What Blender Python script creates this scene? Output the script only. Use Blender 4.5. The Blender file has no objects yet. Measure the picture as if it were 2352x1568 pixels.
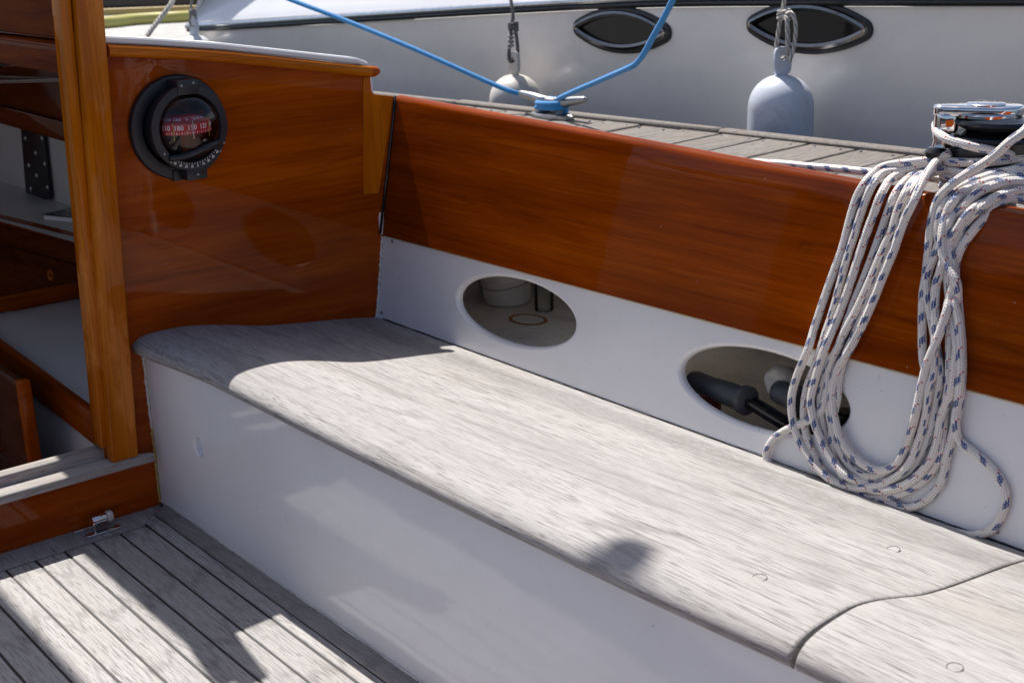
import bpy, bmesh, math, random
from mathutils import Vector, Matrix, noise
random.seed(7)
SC = bpy.context.scene
COL = SC.collection
PI = math.pi

# ------------------------------------------------------------------ camera
# world axes: x aft, y outboard (starboard), z up; metres; origin = foot of bulkhead at the seat front
CAM_C = Vector((2.28812, -0.94732, 1.06484))
RX = Vector((0.63403499, 0.21601425, -0.74252103))
RY = Vector((0.77277849, -0.21239532, 0.59808163))
RZ = Vector((-0.02851384, -0.95300896, -0.30159723))
F = 3021.45
def axis(i): return Vector((RX[i], RY[i], RZ[i]))
cam_d = bpy.data.cameras.new('camera'); cam = bpy.data.objects.new('camera', cam_d); COL.objects.link(cam)
r_, u_, b_ = axis(0).normalized(), -axis(1).normalized(), -axis(2).normalized()
cam.matrix_world = Matrix(((r_.x, u_.x, b_.x, CAM_C.x), (r_.y, u_.y, b_.y, CAM_C.y), (r_.z, u_.z, b_.z, CAM_C.z), (0, 0, 0, 1)))
cam_d.sensor_width = 36; cam_d.lens = F / 2352 * 36
cam_d.clip_start = .02; cam_d.clip_end = 3000
cam_d.dof.use_dof = True; cam_d.dof.focus_distance = 2.15; cam_d.dof.aperture_fstop = 10
SC.camera = cam
SC.render.resolution_x, SC.render.resolution_y = 1024, 682

# ------------------------------------------------------------------ light
TO_SUN = Vector((-0.60, 0.135, 1.0)).normalized()
w = bpy.data.worlds.new("World"); SC.world = w; w.use_nodes = True
nt = w.node_tree; bg = nt.nodes['Background']
sky = nt.nodes.new('ShaderNodeTexSky'); sky.sky_type = 'NISHITA'; sky.sun_disc = False
sky.sun_elevation = math.asin(TO_SUN.z)
sky.sun_rotation = math.atan2(TO_SUN.x, TO_SUN.y)
sky.air_density = .75; sky.dust_density = 2.0; sky.ozone_density = 1.0
nt.links.new(sky.outputs[0], bg.inputs[0]); bg.inputs[1].default_value = 0.100
sd = bpy.data.lights.new('sun', 'SUN'); sd.energy = 5.0; sd.angle = math.radians(.55); sd.color = (1, .955, .90)
so = bpy.data.objects.new('sun', sd); COL.objects.link(so)
so.rotation_euler = (-TO_SUN).to_track_quat('-Z', 'Y').to_euler()
SC.view_settings.view_transform = 'Standard'; SC.view_settings.look = 'None'
SC.view_settings.exposure = 0.46; SC.view_settings.gamma = 1
SC.render.engine = 'CYCLES'
SC.cycles.max_bounces = 10; SC.cycles.transparent_max_bounces = 12

# ------------------------------------------------------------------ helpers
def ray(px, py):
    v = Vector((px - 1176, py - 784, F))
    return Vector((RX.dot(v), RY.dot(v), RZ.dot(v)))
def P(px, py, ax, val):
    """point on the world plane axis=val seen at a pixel of the 2352-wide view"""
    r = ray(px, py); return CAM_C + r * ((val - CAM_C[ax]) / r[ax])
def link(o, parent=None):
    COL.objects.link(o)
    if parent is not None:
        o.parent = parent
        # vertices are in world coordinates: cancel the empty's own offset
        if parent.type == 'EMPTY': o.matrix_parent_inverse = Matrix.Translation(parent.location).inverted()
    return o
def mesh(name, verts, faces, mat, parent=None, smooth=False, uvs=None):
    me = bpy.data.meshes.new(name); me.from_pydata([tuple(v) for v in verts], [], faces); me.update()
    if uvs is not None:
        ul = me.uv_layers.new(name='UVMap')
        for i, uv in enumerate(uvs): ul.data[i].uv = uv
    return finish(name, me, mat, parent, smooth)
def finish(name, me, mat, parent, smooth):
    mats = mat if isinstance(mat, (list, tuple)) else [mat]
    for m in mats: me.materials.append(m)
    for p in me.polygons: p.use_smooth = bool(smooth)
    o = bpy.data.objects.new(name, me); return link(o, parent)
def from_bm(name, bm, mat, parent=None, smooth=False, recalc=True):
    if recalc: bmesh.ops.recalc_face_normals(bm, faces=bm.faces)
    me = bpy.data.meshes.new(name); bm.to_mesh(me); bm.free()
    o = finish(name, me, mat, parent, smooth)
    if smooth == 'auto':
        for p in me.polygons: p.use_smooth = True
        me.set_sharp_from_angle(angle=math.radians(38))
    return o
def tag(o, label=None, cat=None, group=None, kind=None):
    if label: o['label'] = label
    if cat: o['category'] = cat
    if group: o['group'] = group
    if kind: o['kind'] = kind
    return o
def thing(name, label, cat, loc=(0, 0, 0), group=None):
    o = bpy.data.objects.new(name, None); o.location = loc; o.empty_display_size = .1
    COL.objects.link(o); return tag(o, label, cat, group)
def bm_box(bm, x0, x1, y0, y1, z0, z1, bev=0, seg=2, M=None):
    t = bmesh.new()
    vs = [t.verts.new(p) for p in ((x0,y0,z0),(x1,y0,z0),(x1,y1,z0),(x0,y1,z0),(x0,y0,z1),(x1,y0,z1),(x1,y1,z1),(x0,y1,z1))]
    for f in ((0,3,2,1),(4,5,6,7),(0,1,5,4),(1,2,6,5),(2,3,7,6),(3,0,4,7)): t.faces.new([vs[i] for i in f])
    if bev: bmesh.ops.bevel(t, geom=t.edges[:], offset=bev, segments=seg, affect='EDGES', profile=.5)
    if M is not None: bmesh.ops.transform(t, matrix=M, verts=t.verts)
    merge(bm, t)
def merge(bm, t):
    me = bpy.data.meshes.new('tmp'); t.to_mesh(me); t.free(); bm.from_mesh(me); bpy.data.meshes.remove(me)
def box(name, x0, x1, y0, y1, z0, z1, mat, parent=None, bev=.002, seg=2, M=None):
    bm = bmesh.new(); bm_box(bm, x0, x1, y0, y1, z0, z1, bev, seg, M)
    return from_bm(name, bm, mat, parent, 'auto' if bev else False)
def prism_bm(pts, ax, a, b, bev=0, seg=2):
    """pts: polygon in the two other axes (in order), extruded from a to b along ax"""
    bm = bmesh.new()
    def mk(p, t):
        if ax == 0: return (t, p[0], p[1])
        if ax == 1: return (p[0], t, p[1])
        return (p[0], p[1], t)
    A = [bm.verts.new(mk(p, a)) for p in pts]; B = [bm.verts.new(mk(p, b)) for p in pts]
    bm.faces.new(A); bm.faces.new(B[::-1]); n = len(pts)
    for i in range(n): bm.faces.new((A[i], B[i], B[(i+1) % n], A[(i+1) % n]))
    bmesh.ops.recalc_face_normals(bm, faces=bm.faces)
    if bev: bmesh.ops.bevel(bm, geom=bm.edges[:], offset=bev, segments=seg, affect='EDGES', profile=.5)
    return bm
def prism(name, pts, ax, a, b, mat, parent=None, bev=.002, seg=2):
    return from_bm(name, prism_bm(pts, ax, a, b, bev, seg), mat, parent, 'auto' if bev else False)
def catmull(pts, n=6, closed=False):
    pts = [Vector(p) for p in pts]; out = []; m = len(pts)
    rng = range(m if closed else m - 1)
    for i in rng:
        if closed: p0, p1, p2, p3 = pts[i-1], pts[i], pts[(i+1) % m], pts[(i+2) % m]
        else: p0, p1, p2, p3 = pts[max(i-1, 0)], pts[i], pts[i+1], pts[min(i+2, m-1)]
        for k in range(n):
            t = k / n
            out.append(.5*((2*p1) + (p2-p0)*t + (2*p0-5*p1+4*p2-p3)*t*t + (3*p1-p0-3*p2+p3)*t**3))
    if not closed: out.append(pts[-1])
    return out
def resample(pts, step):
    L = [0]
    for a, b in zip(pts, pts[1:]): L.append(L[-1] + (b-a).length)
    n = max(2, int(L[-1] / step)); out = []; j = 0
    for i in range(n + 1):
        d = L[-1] * i / n
        while j < len(L) - 2 and L[j+1] < d: j += 1
        s = L[j+1] - L[j]; out.append(pts[j].lerp(pts[j+1], (d - L[j]) / s if s > 1e-9 else 0))
    return out
def tube_data(pts, rad, n=10, u0=0., v0=0., caps=True, closed=False):
    V, Fc, UV = [], [], []
    m = len(pts); T = []
    for i in range(m):
        if closed: t = pts[(i+1) % m] - pts[i-1]
        else: t = pts[min(i+1, m-1)] - pts[max(i-1, 0)]
        T.append(t.normalized() if t.length > 1e-9 else Vector((1, 0, 0)))
    N = T[0].orthogonal().normalized(); u = u0; us = []
    for i in range(m):
        if i:
            N = (N - T[i] * N.dot(T[i])).normalized(); u += (pts[i] - pts[i-1]).length
        B = T[i].cross(N); us.append(u)
        r = rad(i / (m-1)) if callable(rad) else rad
        for k in range(n):
            a = 2*PI*k/n; V.append(pts[i] + (N*math.cos(a) + B*math.sin(a)) * r)
    rings = m if closed else m - 1
    for i in range(rings):
        j = (i+1) % m
        uj = us[j] if j else us[-1] + (pts[0]-pts[-1]).length
        for k in range(n):
            k2 = (k+1) % n
            Fc.append((i*n+k, i*n+k2, j*n+k2, j*n+k))
            va, vb = v0 + k/n, v0 + (k+1)/n
            UV += [(us[i], va), (us[i], vb), (uj, vb), (uj, va)]
    if caps and not closed:
        for base, ii, flip in ((0, 0, True), ((m-1)*n, m-1, False)):
            f = tuple(range(base, base+n)); Fc.append(f[::-1] if flip else f); UV += [(us[ii], 0)] * n
    return V, Fc, UV
def tubes(name, paths, rad, mat, parent=None, n=10, **k):
    V, Fc, UV = [], [], []
    for i, p in enumerate(paths):
        v, f, uv = tube_data([Vector(q) for q in p], rad, n, u0=i*.613, v0=random.random(), **k)
        b = len(V); V += v; Fc += [tuple(x+b for x in q) for q in f]; UV += uv
    return mesh(name, V, Fc, mat, parent, True, UV)
def lathe_bm(bm, prof, c, ax, n=48, ref=None, cap=True):
    """prof: list of (radius, height) spun about axis ax through c"""
    ax = Vector(ax).normalized(); a = ax.orthogonal().normalized() if ref is None else Vector(ref); b = ax.cross(a)
    c = Vector(c); rings = []
    for r, h in prof:
        if r < 1e-6: rings.append([bm.verts.new(c + ax*h)])
        else: rings.append([bm.verts.new(c + ax*h + (a*math.cos(2*PI*k/n) + b*math.sin(2*PI*k/n))*r) for k in range(n)])
    for p, q in zip(rings, rings[1:]):
        for k in range(n):
            k2 = (k+1) % n
            if len(p) == 1 and len(q) == 1: continue
            if len(p) == 1: bm.faces.new((p[0], q[k], q[k2]))
            elif len(q) == 1: bm.faces.new((p[k], q[0], p[k2]))
            else: bm.faces.new((p[k], q[k], q[k2], p[k2]))
def lathe(name, prof, c, ax, mat, parent=None, n=48):
    bm = bmesh.new(); lathe_bm(bm, prof, c, ax, n); return from_bm(name, bm, mat, parent, 'auto')

# ------------------------------------------------------------------ materials
class NT:
    def __init__(s, name):
        s.m = bpy.data.materials.new(name); s.m.use_nodes = True; s.t = s.m.node_tree
        s.b = s.t.nodes['Principled BSDF']; s.out = s.t.nodes['Material Output']
    def n(s, ty, **kw):
        nd = s.t.nodes.new('ShaderNode' + ty)
        for k, v in kw.items():
            if k.startswith('i_'):
                key = k[2:]; key = int(key) if key.isdigit() else key.replace('_', ' ')
                s.set(nd.inputs[key], v)
            else: setattr(nd, k, v)
        return nd
    def set(s, sock, v):
        if isinstance(v, bpy.types.NodeSocket): s.t.links.new(v, sock)
        else:
            if sock.type == 'RGBA' and len(v) == 3: v = (*v, 1)
            sock.default_value = v
    def math(s, op, a, b=0., c=0.):
        nd = s.n('Math', operation=op); s.set(nd.inputs[0], a); s.set(nd.inputs[1], b); s.set(nd.inputs[2], c); return nd.outputs[0]
    def mix(s, f, a, b, mode='MIX'):
        nd = s.n('Mix', data_type='RGBA', blend_type=mode); s.set(nd.inputs[0], f); s.set(nd.inputs[6], a); s.set(nd.inputs[7], b); return nd.outputs[2]
    def co(s, scale=(1, 1, 1), rot=(0, 0, 0), kind='Object', loc=(0, 0, 0)):
        tc = s.n('TexCoord'); mp = s.n('Mapping'); s.t.links.new(tc.outputs[kind], mp.inputs[0])
        mp.inputs['Scale'].default_value = scale; mp.inputs['Rotation'].default_value = rot; mp.inputs['Location'].default_value = loc
        return mp.outputs[0]
    def noise(s, v, scale=1., detail=4., rough=.5, dist=0.):
        nd = s.n('TexNoise'); s.set(nd.inputs['Vector'], v); nd.inputs['Scale'].default_value = scale
        nd.inputs['Detail'].default_value = detail; nd.inputs['Roughness'].default_value = rough; nd.inputs['Distortion'].default_value = dist
        return nd.outputs[0]
    def ramp(s, f, stops, interp='LINEAR'):
        nd = s.n('ValToRGB'); s.set(nd.inputs[0], f); cr = nd.color_ramp; cr.interpolation = interp
        while len(cr.elements) < len(stops): cr.elements.new(.5)
        for e, (p, c) in zip(cr.elements, stops):
            e.position = p; e.color = (*c, 1) if isinstance(c, (tuple, list)) else (c, c, c, 1)
        return nd.outputs[0]
    def bump(s, h, strength=.3, dist=.001, normal=None):
        nd = s.n('Bump'); s.set(nd.inputs['Height'], h); nd.inputs['Strength'].default_value = strength; nd.inputs['Distance'].default_value = dist
        if normal is not None: s.t.links.new(normal, nd.inputs['Normal'])
        return nd.outputs[0]
    def p(s, **kw):
        for k, v in kw.items(): s.set(s.b.inputs[k.replace('_', ' ')], v)
        return s.m

def varnish(name, grain, dark, mid, light, coat=.36, rough=.4, wear=0., crough=.03):
    """varnished wood, grain along axis `grain`"""
    t = NT(name); g = [1., 1., 1.]; sc1 = [14.]*3; sc1[grain] = .9; sc2 = [160.]*3; sc2[grain] = 5.; sc3 = [420.]*3; sc3[grain] = 10.
    a = t.noise(t.co(tuple(sc1)), 1, 5, .6, .7); b = t.noise(t.co(tuple(sc2)), 1, 3, .6, .2); c = t.noise(t.co(tuple(sc3)), 1, 2, .5)
    f = t.math('ADD', t.math('MULTIPLY', a, .72), t.math('MULTIPLY', b, .28))
    col = t.ramp(f, [(.30, dark), (.5, mid), (.70, light)])
    pore = t.ramp(c, [(.60, 0), (.72, 1)])
    col = t.mix(t.math('MULTIPLY', pore, .28), col, tuple(x*.5 for x in dark))
    sm = [2.2]*3; sm[grain] = .7
    blot = t.ramp(t.noise(t.co(tuple(sm), loc=(3, 1, 2)), 2.0, 3, .6), [(.33, .66), (.7, 1.2)])
    col = t.mix(1, col, blot, 'MULTIPLY')
    sk = [26.]*3; sk[grain] = 1.6
    streak = t.ramp(t.noise(t.co(tuple(sk), loc=(5, 5, 5)), 1, 4, .7, 1.), [(.58, 0), (.72, 1)])
    col = t.mix(t.math('MULTIPLY', streak, .45), col, tuple(x*.35 for x in dark))
    cr = t.ramp(t.noise(t.co((5, 5, 5)), 1, 4, .6), [(.4, crough*.6), (.75, crough*2.6)])
    if wear:
        wv = t.ramp(t.noise(t.co(tuple(7 if i != grain else 2.2 for i in range(3)), loc=(9, 4, 1)), 1, 6, .62), [(.55, 0), (.60, 1)])
        col = t.mix(t.math('MULTIPLY', wv, wear), col, tuple(min(1, x*1.15 + .05) for x in light))
        cr = t.mix(wv, cr, (.4, .4, .4))
    s3 = [20.]*3; s3[grain] = .8
    vr = t.ramp(t.math('ABSOLUTE', t.math('SUBTRACT', t.math('FRACT', t.math('MULTIPLY', t.noise(t.co(tuple(s3), loc=(2, 6, 1)), 1, 4, .55, .5), 6.)), .5)), [(0, 1), (.16, 0)])
    col = t.mix(t.math('MULTIPLY', vr, .30), col, tuple(x*.6 for x in dark))
    spk = t.ramp(t.noise(t.co((95, 95, 95), loc=(1, 2, 3)), 1, 2, .5), [(.765, 0), (.785, 1)])
    col = t.mix(t.math('MULTIPLY', spk, .35), col, (.45, .36, .28))
    hv = t.noise(t.co((22, 22, 22)), 1, 2, .5)
    nrm = t.bump(hv, .10, .0012)
    nrm2 = t.bump(t.math('ADD', hv, t.math('MULTIPLY', c, .05)), .12, .0012)
    t.p(Base_Color=col, Roughness=rough, Coat_Weight=coat, Coat_Roughness=cr, Coat_Normal=nrm, Normal=nrm2, Coat_IOR=1.5)
    t.b.inputs['Specular IOR Level'].default_value = .0
    return t.m

def teak(name, grain=0, base=(.42, .39, .365), dark=(.20, .185, .175), planks=False, stain=.5, contrast=1., band=0.):
    """silvered bare teak"""
    t = NT(name)
    def s(c, gl): v = [c]*3; v[grain] = gl; return tuple(v)
    a = t.noise(t.co(s(30, 2.2)), 1, 5, .62, .9)
    b = t.noise(t.co(s(330, 12)), 1, 4, .6, .3)
    c = t.noise(t.co(s(680, 26)), 1, 2, .5)
    col = t.mix(t.ramp(a, [(.3, 0), (.7, 1)]), tuple(x*.96 for x in base), tuple(x*1.04 for x in base))
    col = t.mix(t.math('MULTIPLY', t.ramp(b, [(.36, 1), (.52, 0)]), .34*contrast), col, dark)
    col = t.mix(t.math('MULTIPLY', t.ramp(c, [(.34, 1), (.42, 0)]), .70*contrast), col, tuple(x*.5 for x in dark))
    bl = t.noise(t.co(s(9, 2.6), loc=(1, 7, 3)), 1, 6, .62, .5)
    col = t.mix(t.math('MULTIPLY', t.ramp(bl, [(.48, 0), (.66, 1)]), stain), col, (base[0]*.80, base[1]*.74, base[2]*.69))
    rn = t.noise(t.co(s(42, .95), loc=(.7, .2, .4)), 1, 3, .55, .3)
    rd = t.ramp(t.math('ABSOLUTE', t.math('SUBTRACT', t.math('FRACT', t.math('MULTIPLY', rn, 9.)), .5)), [(.0, 1), (.085, 0)])
    brk = t.ramp(t.noise(t.co(s(160, 24), loc=(4, 4, 4)), 1, 2, .5), [(.40, 0), (.58, 1)])
    col = t.mix(t.math('MULTIPLY', t.math('MULTIPLY', rd, brk), .85*contrast), col, dark)
    # open cathedral figure
    wv = t.n('TexWave', wave_type='RINGS', rings_direction='Y'); t.set(wv.inputs['Vector'], t.co(s(7.5, .55), loc=(.3, .2, 0)))
    wv.inputs['Scale'].default_value = 2.6; wv.inputs['Distortion'].default_value = 5; wv.inputs['Detail'].default_value = 3; wv.inputs['Detail Scale'].default_value = 1.4
    col = t.mix(t.math('MULTIPLY', t.ramp(wv.outputs['Fac'], [(.0, 1), (.07, 0)]), .30*contrast), col, tuple(x*.7 for x in dark))
    if band:   # greyer worn strip along the back edge
        tc = t.n('TexCoord'); sx = t.n('SeparateXYZ'); t.t.links.new(tc.outputs['Object'], sx.inputs[0])
        yy = t.math('ADD', sx.outputs[1], t.math('MULTIPLY', t.math('SUBTRACT', t.noise(t.co((3, 3, 3), loc=(8, 8, 8)), 1, 3, .6), .5), .07))
        k1 = t.math('MULTIPLY', t.ramp(yy, [(.405, 0), (.44, 1), (.475, 1), (.497, 0)]), t.ramp(t.noise(t.co((60, 230, 60)), 1, 4, .7), [(.35, .2), (.6, .85)]))
        col = t.mix(t.math('MULTIPLY', k1, band), col, (.17, .16, .15))
        g1 = t.ramp(t.noise(t.co((1.7, 11, 11), loc=(2.3, 3, 9)), 1, 3, .5, .3), [(.50, 0), (.68, 1)])  # soft grey streaks: some stain, some shading put into the colour
        col = t.mix(t.math('MULTIPLY', g1, .42), col, (.27, .262, .256))
    if planks:
        tc = t.n('TexCoord'); sx = t.n('SeparateXYZ'); t.t.links.new(tc.outputs['Object'], sx.inputs[0])
        k = t.math('FLOOR', t.math('DIVIDE', t.math('ADD', sx.outputs[planks-1], .0637), .0535))
        wn = t.n('TexWhiteNoise', noise_dimensions='1D'); t.set(wn.inputs['W'], k)
        col = t.mix(1, col, t.ramp(wn.outputs[0], [(0, .82), (1, 1.08)]), 'MULTIPLY')
    h = t.math('SUBTRACT', t.math('ADD', t.math('MULTIPLY', b, .5), t.math('MULTIPLY', c, .5)), t.math('MULTIPLY', rd, .35))
    t.p(Base_Color=col, Roughness=.72, Normal=t.bump(h, .32, .001)); t.b.inputs['Specular IOR Level'].default_value = .25
    return t.m

def paint(name, col, rough=.12, dirt=.0, dirtcol=(.45, .42, .36), wave=.15, wscale=18, coat=0., fine=.0, spec=.5, marks=0.):
    t = NT(name)
    n1 = t.noise(t.co((3, 3, 3)), 1, 5, .6)
    c = t.mix(t.ramp(n1, [(.3, 0), (.7, 1)]), tuple(x*.95 for x in col), col)
    if dirt:
        d = t.noise(t.co((9, 9, 9), loc=(4, 4, 4)), 1, 7, .68, .6)
        c = t.mix(t.math('MULTIPLY', t.ramp(d, [(.5, 0), (.74, 1)]), dirt), c, dirtcol)
        sp = t.noise(t.co((70, 70, 70)), 1, 3, .6)
        c = t.mix(t.math('MULTIPLY', t.ramp(sp, [(.70, 0), (.76, 1)]), min(1, dirt*1.6)), c, tuple(x*.35 for x in dirtcol))
    if marks:
        mk = t.noise(t.co((38, 38, 11), loc=(3, 3, 3)), 1, 5, .7, 1.2)
        c = t.mix(t.math('MULTIPLY', t.ramp(mk, [(.685, 0), (.72, 1)]), marks), c, dirtcol)
        mk2 = t.noise(t.co((150, 150, 150), loc=(7, 3, 1)), 1, 2, .5)
        c = t.mix(t.math('MULTIPLY', t.ramp(mk2, [(.755, 0), (.775, 1)]), min(1, marks*2)), c, (.16, .15, .14))
        cl_ = t.noise(t.co((1.8, 1.8, 2.8), loc=(1, 5, 2)), 1, 4, .6)
        c = t.mix(t.math('MULTIPLY', t.ramp(cl_, [(.42, 0), (.7, 1)]), .16), c, dirtcol)
    h = t.noise(t.co((wscale,)*3), 1, 2, .4)
    if fine: h = t.math('ADD', h, t.math('MULTIPLY', t.noise(t.co((260, 260, 260)), 1, 2, .5), fine))
    rr = t.ramp(t.noise(t.co((6, 6, 6), loc=(2, 0, 0)), 1, 4, .6), [(.35, rough*.8), (.75, min(1, rough*1.5))])
    t.p(Base_Color=c, Roughness=rr, Normal=t.bump(h, wave, .002), Coat_Weight=coat, Coat_Roughness=.05)
    t.b.inputs['Specular IOR Level'].default_value = spec
    return t.m
def plain(name, col, rough=.4, metal=0., spec=.5, bump=0., bs=300):
    t = NT(name)
    nn = t.noise(t.co((40, 40, 40)), 1, 4, .6)
    c = t.mix(t.ramp(nn, [(.3, 0), (.75, 1)]), tuple(x*.85 for x in col), tuple(min(1, x*1.08) for x in col))
    t.p(Base_Color=c, Roughness=rough, Metallic=metal); t.b.inputs['Specular IOR Level'].default_value = spec
    if bump: t.set(t.b.inputs['Normal'], t.bump(t.noise(t.co((bs,)*3), 1, 2, .5), bump, .001))
    return t.m

M = {}
W1 = ((.24, .033, .001), (.36, .064, .0022), (.47, .100, .004))
W2 = ((.12, .016, .001), (.25, .042, .0015), (.37, .080, .004))
W3 = ((.32, .068, .002), (.50, .128, .004), (.62, .20, .010))
M['bulk'] = varnish('varnished bulkhead wood', 1, *W1)
M['coam'] = varnish('varnished coaming wood', 0, *W2)
M['rail'] = varnish('varnished rail wood', 1, *W3)
M['post'] = varnish('varnished post wood', 2, *W3, wear=.45)
M['corner'] = varnish('varnished corner wood', 2, *W3)
M['cabx'] = varnish('varnished cabin wood', 0, *W2)
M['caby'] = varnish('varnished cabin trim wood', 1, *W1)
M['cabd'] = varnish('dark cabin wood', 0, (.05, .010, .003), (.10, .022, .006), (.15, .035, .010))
M['teakx'] = teak('silvered teak seat', 0, base=(.405, .390, .375), dark=(.13, .12, .115), stain=.35, band=.75)
M['teakf'] = teak('silvered teak sole', 0, base=(.44, .424, .408), dark=(.15, .138, .13), planks=2, stain=.25)
M['teaky'] = teak('silvered teak sill', 1, base=(.42, .39, .36), stain=.4)
M['teakd'] = teak('weathered dark teak', 0, base=(.30, .285, .275), stain=.3, contrast=1.2)
M['dock'] = teak('weathered dock boards', 1, base=(.215, .194, .176), dark=(.06, .054, .048), stain=.7, contrast=1.3)
M['caulk'] = plain('black caulking', (.014, .014, .016), .6)
M['white'] = paint('glossy white paint', (.86, .86, .87), .06, .10, (.60, .58, .55), .32, 14, fine=.08, marks=.3)
M['whitep'] = paint('white locker panel paint', (.80, .80, .81), .17, .14, (.58, .56, .52), .35, 16, fine=.10, marks=.4)
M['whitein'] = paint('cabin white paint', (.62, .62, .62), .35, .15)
M['lockin'] = paint('dirty locker paint', (.84, .81, .75), .5, .6, (.38, .32, .24), .3, 30, marks=.5)
M['hull'] = paint('motorboat gelcoat', (.94, .88, .80), .14, .14, (.55, .52, .47), .06, 3, marks=.22)
M['gel'] = paint('white gelcoat deck', (.82, .83, .85), .18, .0, wave=.04)
M['roof'] = paint('white deck paint', (.80, .80, .79), .35, .05, wave=.1)
M['black'] = plain('black plastic', (.016, .017, .022), .42, bump=.1)
M['blackg'] = plain('glossy black plastic', (.012, .012, .014), .2)
M['grip'] = plain('charcoal rubber grip', (.075, .078, .088), .5, bump=.2)
M['chrome'] = plain('polished steel', (.78, .78, .79), .07, 1.)
M['steel'] = plain('dull galvanised metal', (.36, .37, .37), .36, 1., bump=.2)
M['pchrome'] = plain('porthole chrome', (.27, .25, .23), .16, 1.)
M['brushed'] = plain('brushed rail metal', (.72, .73, .75), .20, 1.)
M['dglass'] = plain('dark window glass', (.006, .006, .007), .12, spec=.22)
M['wtext'] = plain('white lettering', (.95, .95, .95), .5)
M['yline'] = plain('yellow lubber line', (.62, .60, .12), .5)
M['card'] = plain('red compass card', (.60, .018, .035), .45)
M['yellow'] = plain('yellow hose rubber', (.52, .47, .13), .4, bump=.2)
M['seal'] = plain('white sealant', (.72, .71, .66), .5, bump=.4)
M['sealy'] = plain('yellowed sealant', (.50, .36, .12), .5, bump=.4)
M['fendw'] = paint('scuffed white vinyl', (.70, .66, .60), .38, .7, (.30, .26, .22), .1)
M['fendb'] = paint('bluish white vinyl', (.60, .64, .71), .33, .6, (.36, .34, .38), .05, marks=.3)
M['canvas'] = plain('beige canvas', (.66, .61, .52), .9, bump=.5, bs=500)
M['redp'] = plain('dull red plastic', (.30, .05, .04), .5)
M['sail'] = plain('sail cover cloth', (.55, .55, .56), .9)
M['quay'] = paint('grey concrete', (.40, .39, .37), .8, .5, (.2, .19, .18), .6, 40)

def rope_mat(name, base, fleck=True, blue=(.012, .06, .24), red=(.42, .03, .035)):
    t = NT(name); tc = t.n('TexCoord'); sx = t.n('SeparateXYZ'); t.t.links.new(tc.outputs['UV'], sx.inputs[0])
    u, v = sx.outputs[0], sx.outputs[1]
    # herringbone braid: two families of slanted strands in alternating columns
    cols = t.math('MULTIPLY', v, 10.); ci = t.math('FLOOR', cols); cf = t.math('FRACT', cols)
    par = t.math('MODULO', ci, 2.); sgn = t.math('SUBTRACT', t.math('MULTIPLY', par, 2.), 1.)
    ph = t.math('FRACT', t.math('ADD', t.math('DIVIDE', u, .0042), t.math('MULTIPLY', t.math('MULTIPLY', sgn, cf), .85)))
    hump = t.math('MULTIPLY', t.math('SINE', t.math('MULTIPLY', ph, PI)), t.math('SINE', t.math('MULTIPLY', cf, PI)))
    nz = t.noise(t.co((900, 900, 900)), 1, 2, .6)
    col = t.mix(t.ramp(hump, [(.08, 1), (.5, 0)]), base, tuple(x*.62 for x in base))
    dz = t.noise(t.co((16, 16, 16)), 1, 4, .6)
    col = t.mix(t.math('MULTIPLY', t.ramp(dz, [(.45, 0), (.7, 1)]), .3), col, (base[0]*.88, base[1]*.76, base[2]*.70))
    if fleck:
        tt = t.math('DIVIDE', u, .032)
        vv = t.math('MULTIPLY', v, 2.)
        vf = t.math('FRACT', t.math('ADD', vv, t.math('MULTIPLY', tt, .055)))
        qv = t.math('DIVIDE', t.math('FLOOR', t.math('MULTIPLY', vf, 5.)), 5.)
        side = t.math('FLOOR', vv)
        tf = t.math('FRACT', t.math('ADD', t.math('ADD', tt, t.math('MULTIPLY', qv, -.42)), t.math('MULTIPLY', side, .47)))
        inv = t.math('MULTIPLY', t.math('GREATER_THAN', vf, .28), t.math('LESS_THAN', vf, .74))
        inb = t.math('MULTIPLY', inv, t.math('LESS_THAN', tf, .32))
        dash = t.math('GREATER_THAN', hump, .14)
        inb = t.math('MULTIPLY', inb, dash)
        inr = t.math('MULTIPLY', t.math('MULTIPLY', t.math('GREATER_THAN', vf, .62), t.math('LESS_THAN', vf, 1.0)),
                     t.math('MULTIPLY', t.math('GREATER_THAN', tf, .32), t.math('LESS_THAN', tf, .37)))
        col = t.mix(inr, col, red); col = t.mix(inb, col, blue)
    t.p(Base_Color=col, Roughness=.75, Normal=t.bump(t.math('ADD', hump, t.math('MULTIPLY', nz, .4)), .8, .0011), Sheen_Weight=.25)
    t.b.inputs['Specular IOR Level'].default_value = .35
    return t.m
M['rope'] = rope_mat('white braided rope with flecks', (.88, .84, .79))
M['brope'] = rope_mat('blue braided rope', (.03, .30, .72), False)
def twist_mat(name, base):
    t = NT(name); tc = t.n('TexCoord'); sx = t.n('SeparateXYZ'); t.t.links.new(tc.outputs['UV'], sx.inputs[0])
    ph = t.math('FRACT', t.math('ADD', t.math('DIVIDE', sx.outputs[0], .028), t.math('MULTIPLY', sx.outputs[1], 3.)))
    h = t.math('SINE', t.math('MULTIPLY', ph, PI))
    t.p(Base_Color=t.mix(t.ramp(h, [(.15, 1), (.6, 0)]), base, tuple(x*.35 for x in base)), Roughness=.85, Normal=t.bump(h, 1, .003)); return t.m
M['twist'] = twist_mat('grey laid rope', (.42, .40, .37)); M['twistd'] = twist_mat('dark laid rope', (.20, .19, .18))
M['twistw'] = twist_mat('pale laid rope', (.58, .55, .50))
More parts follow.
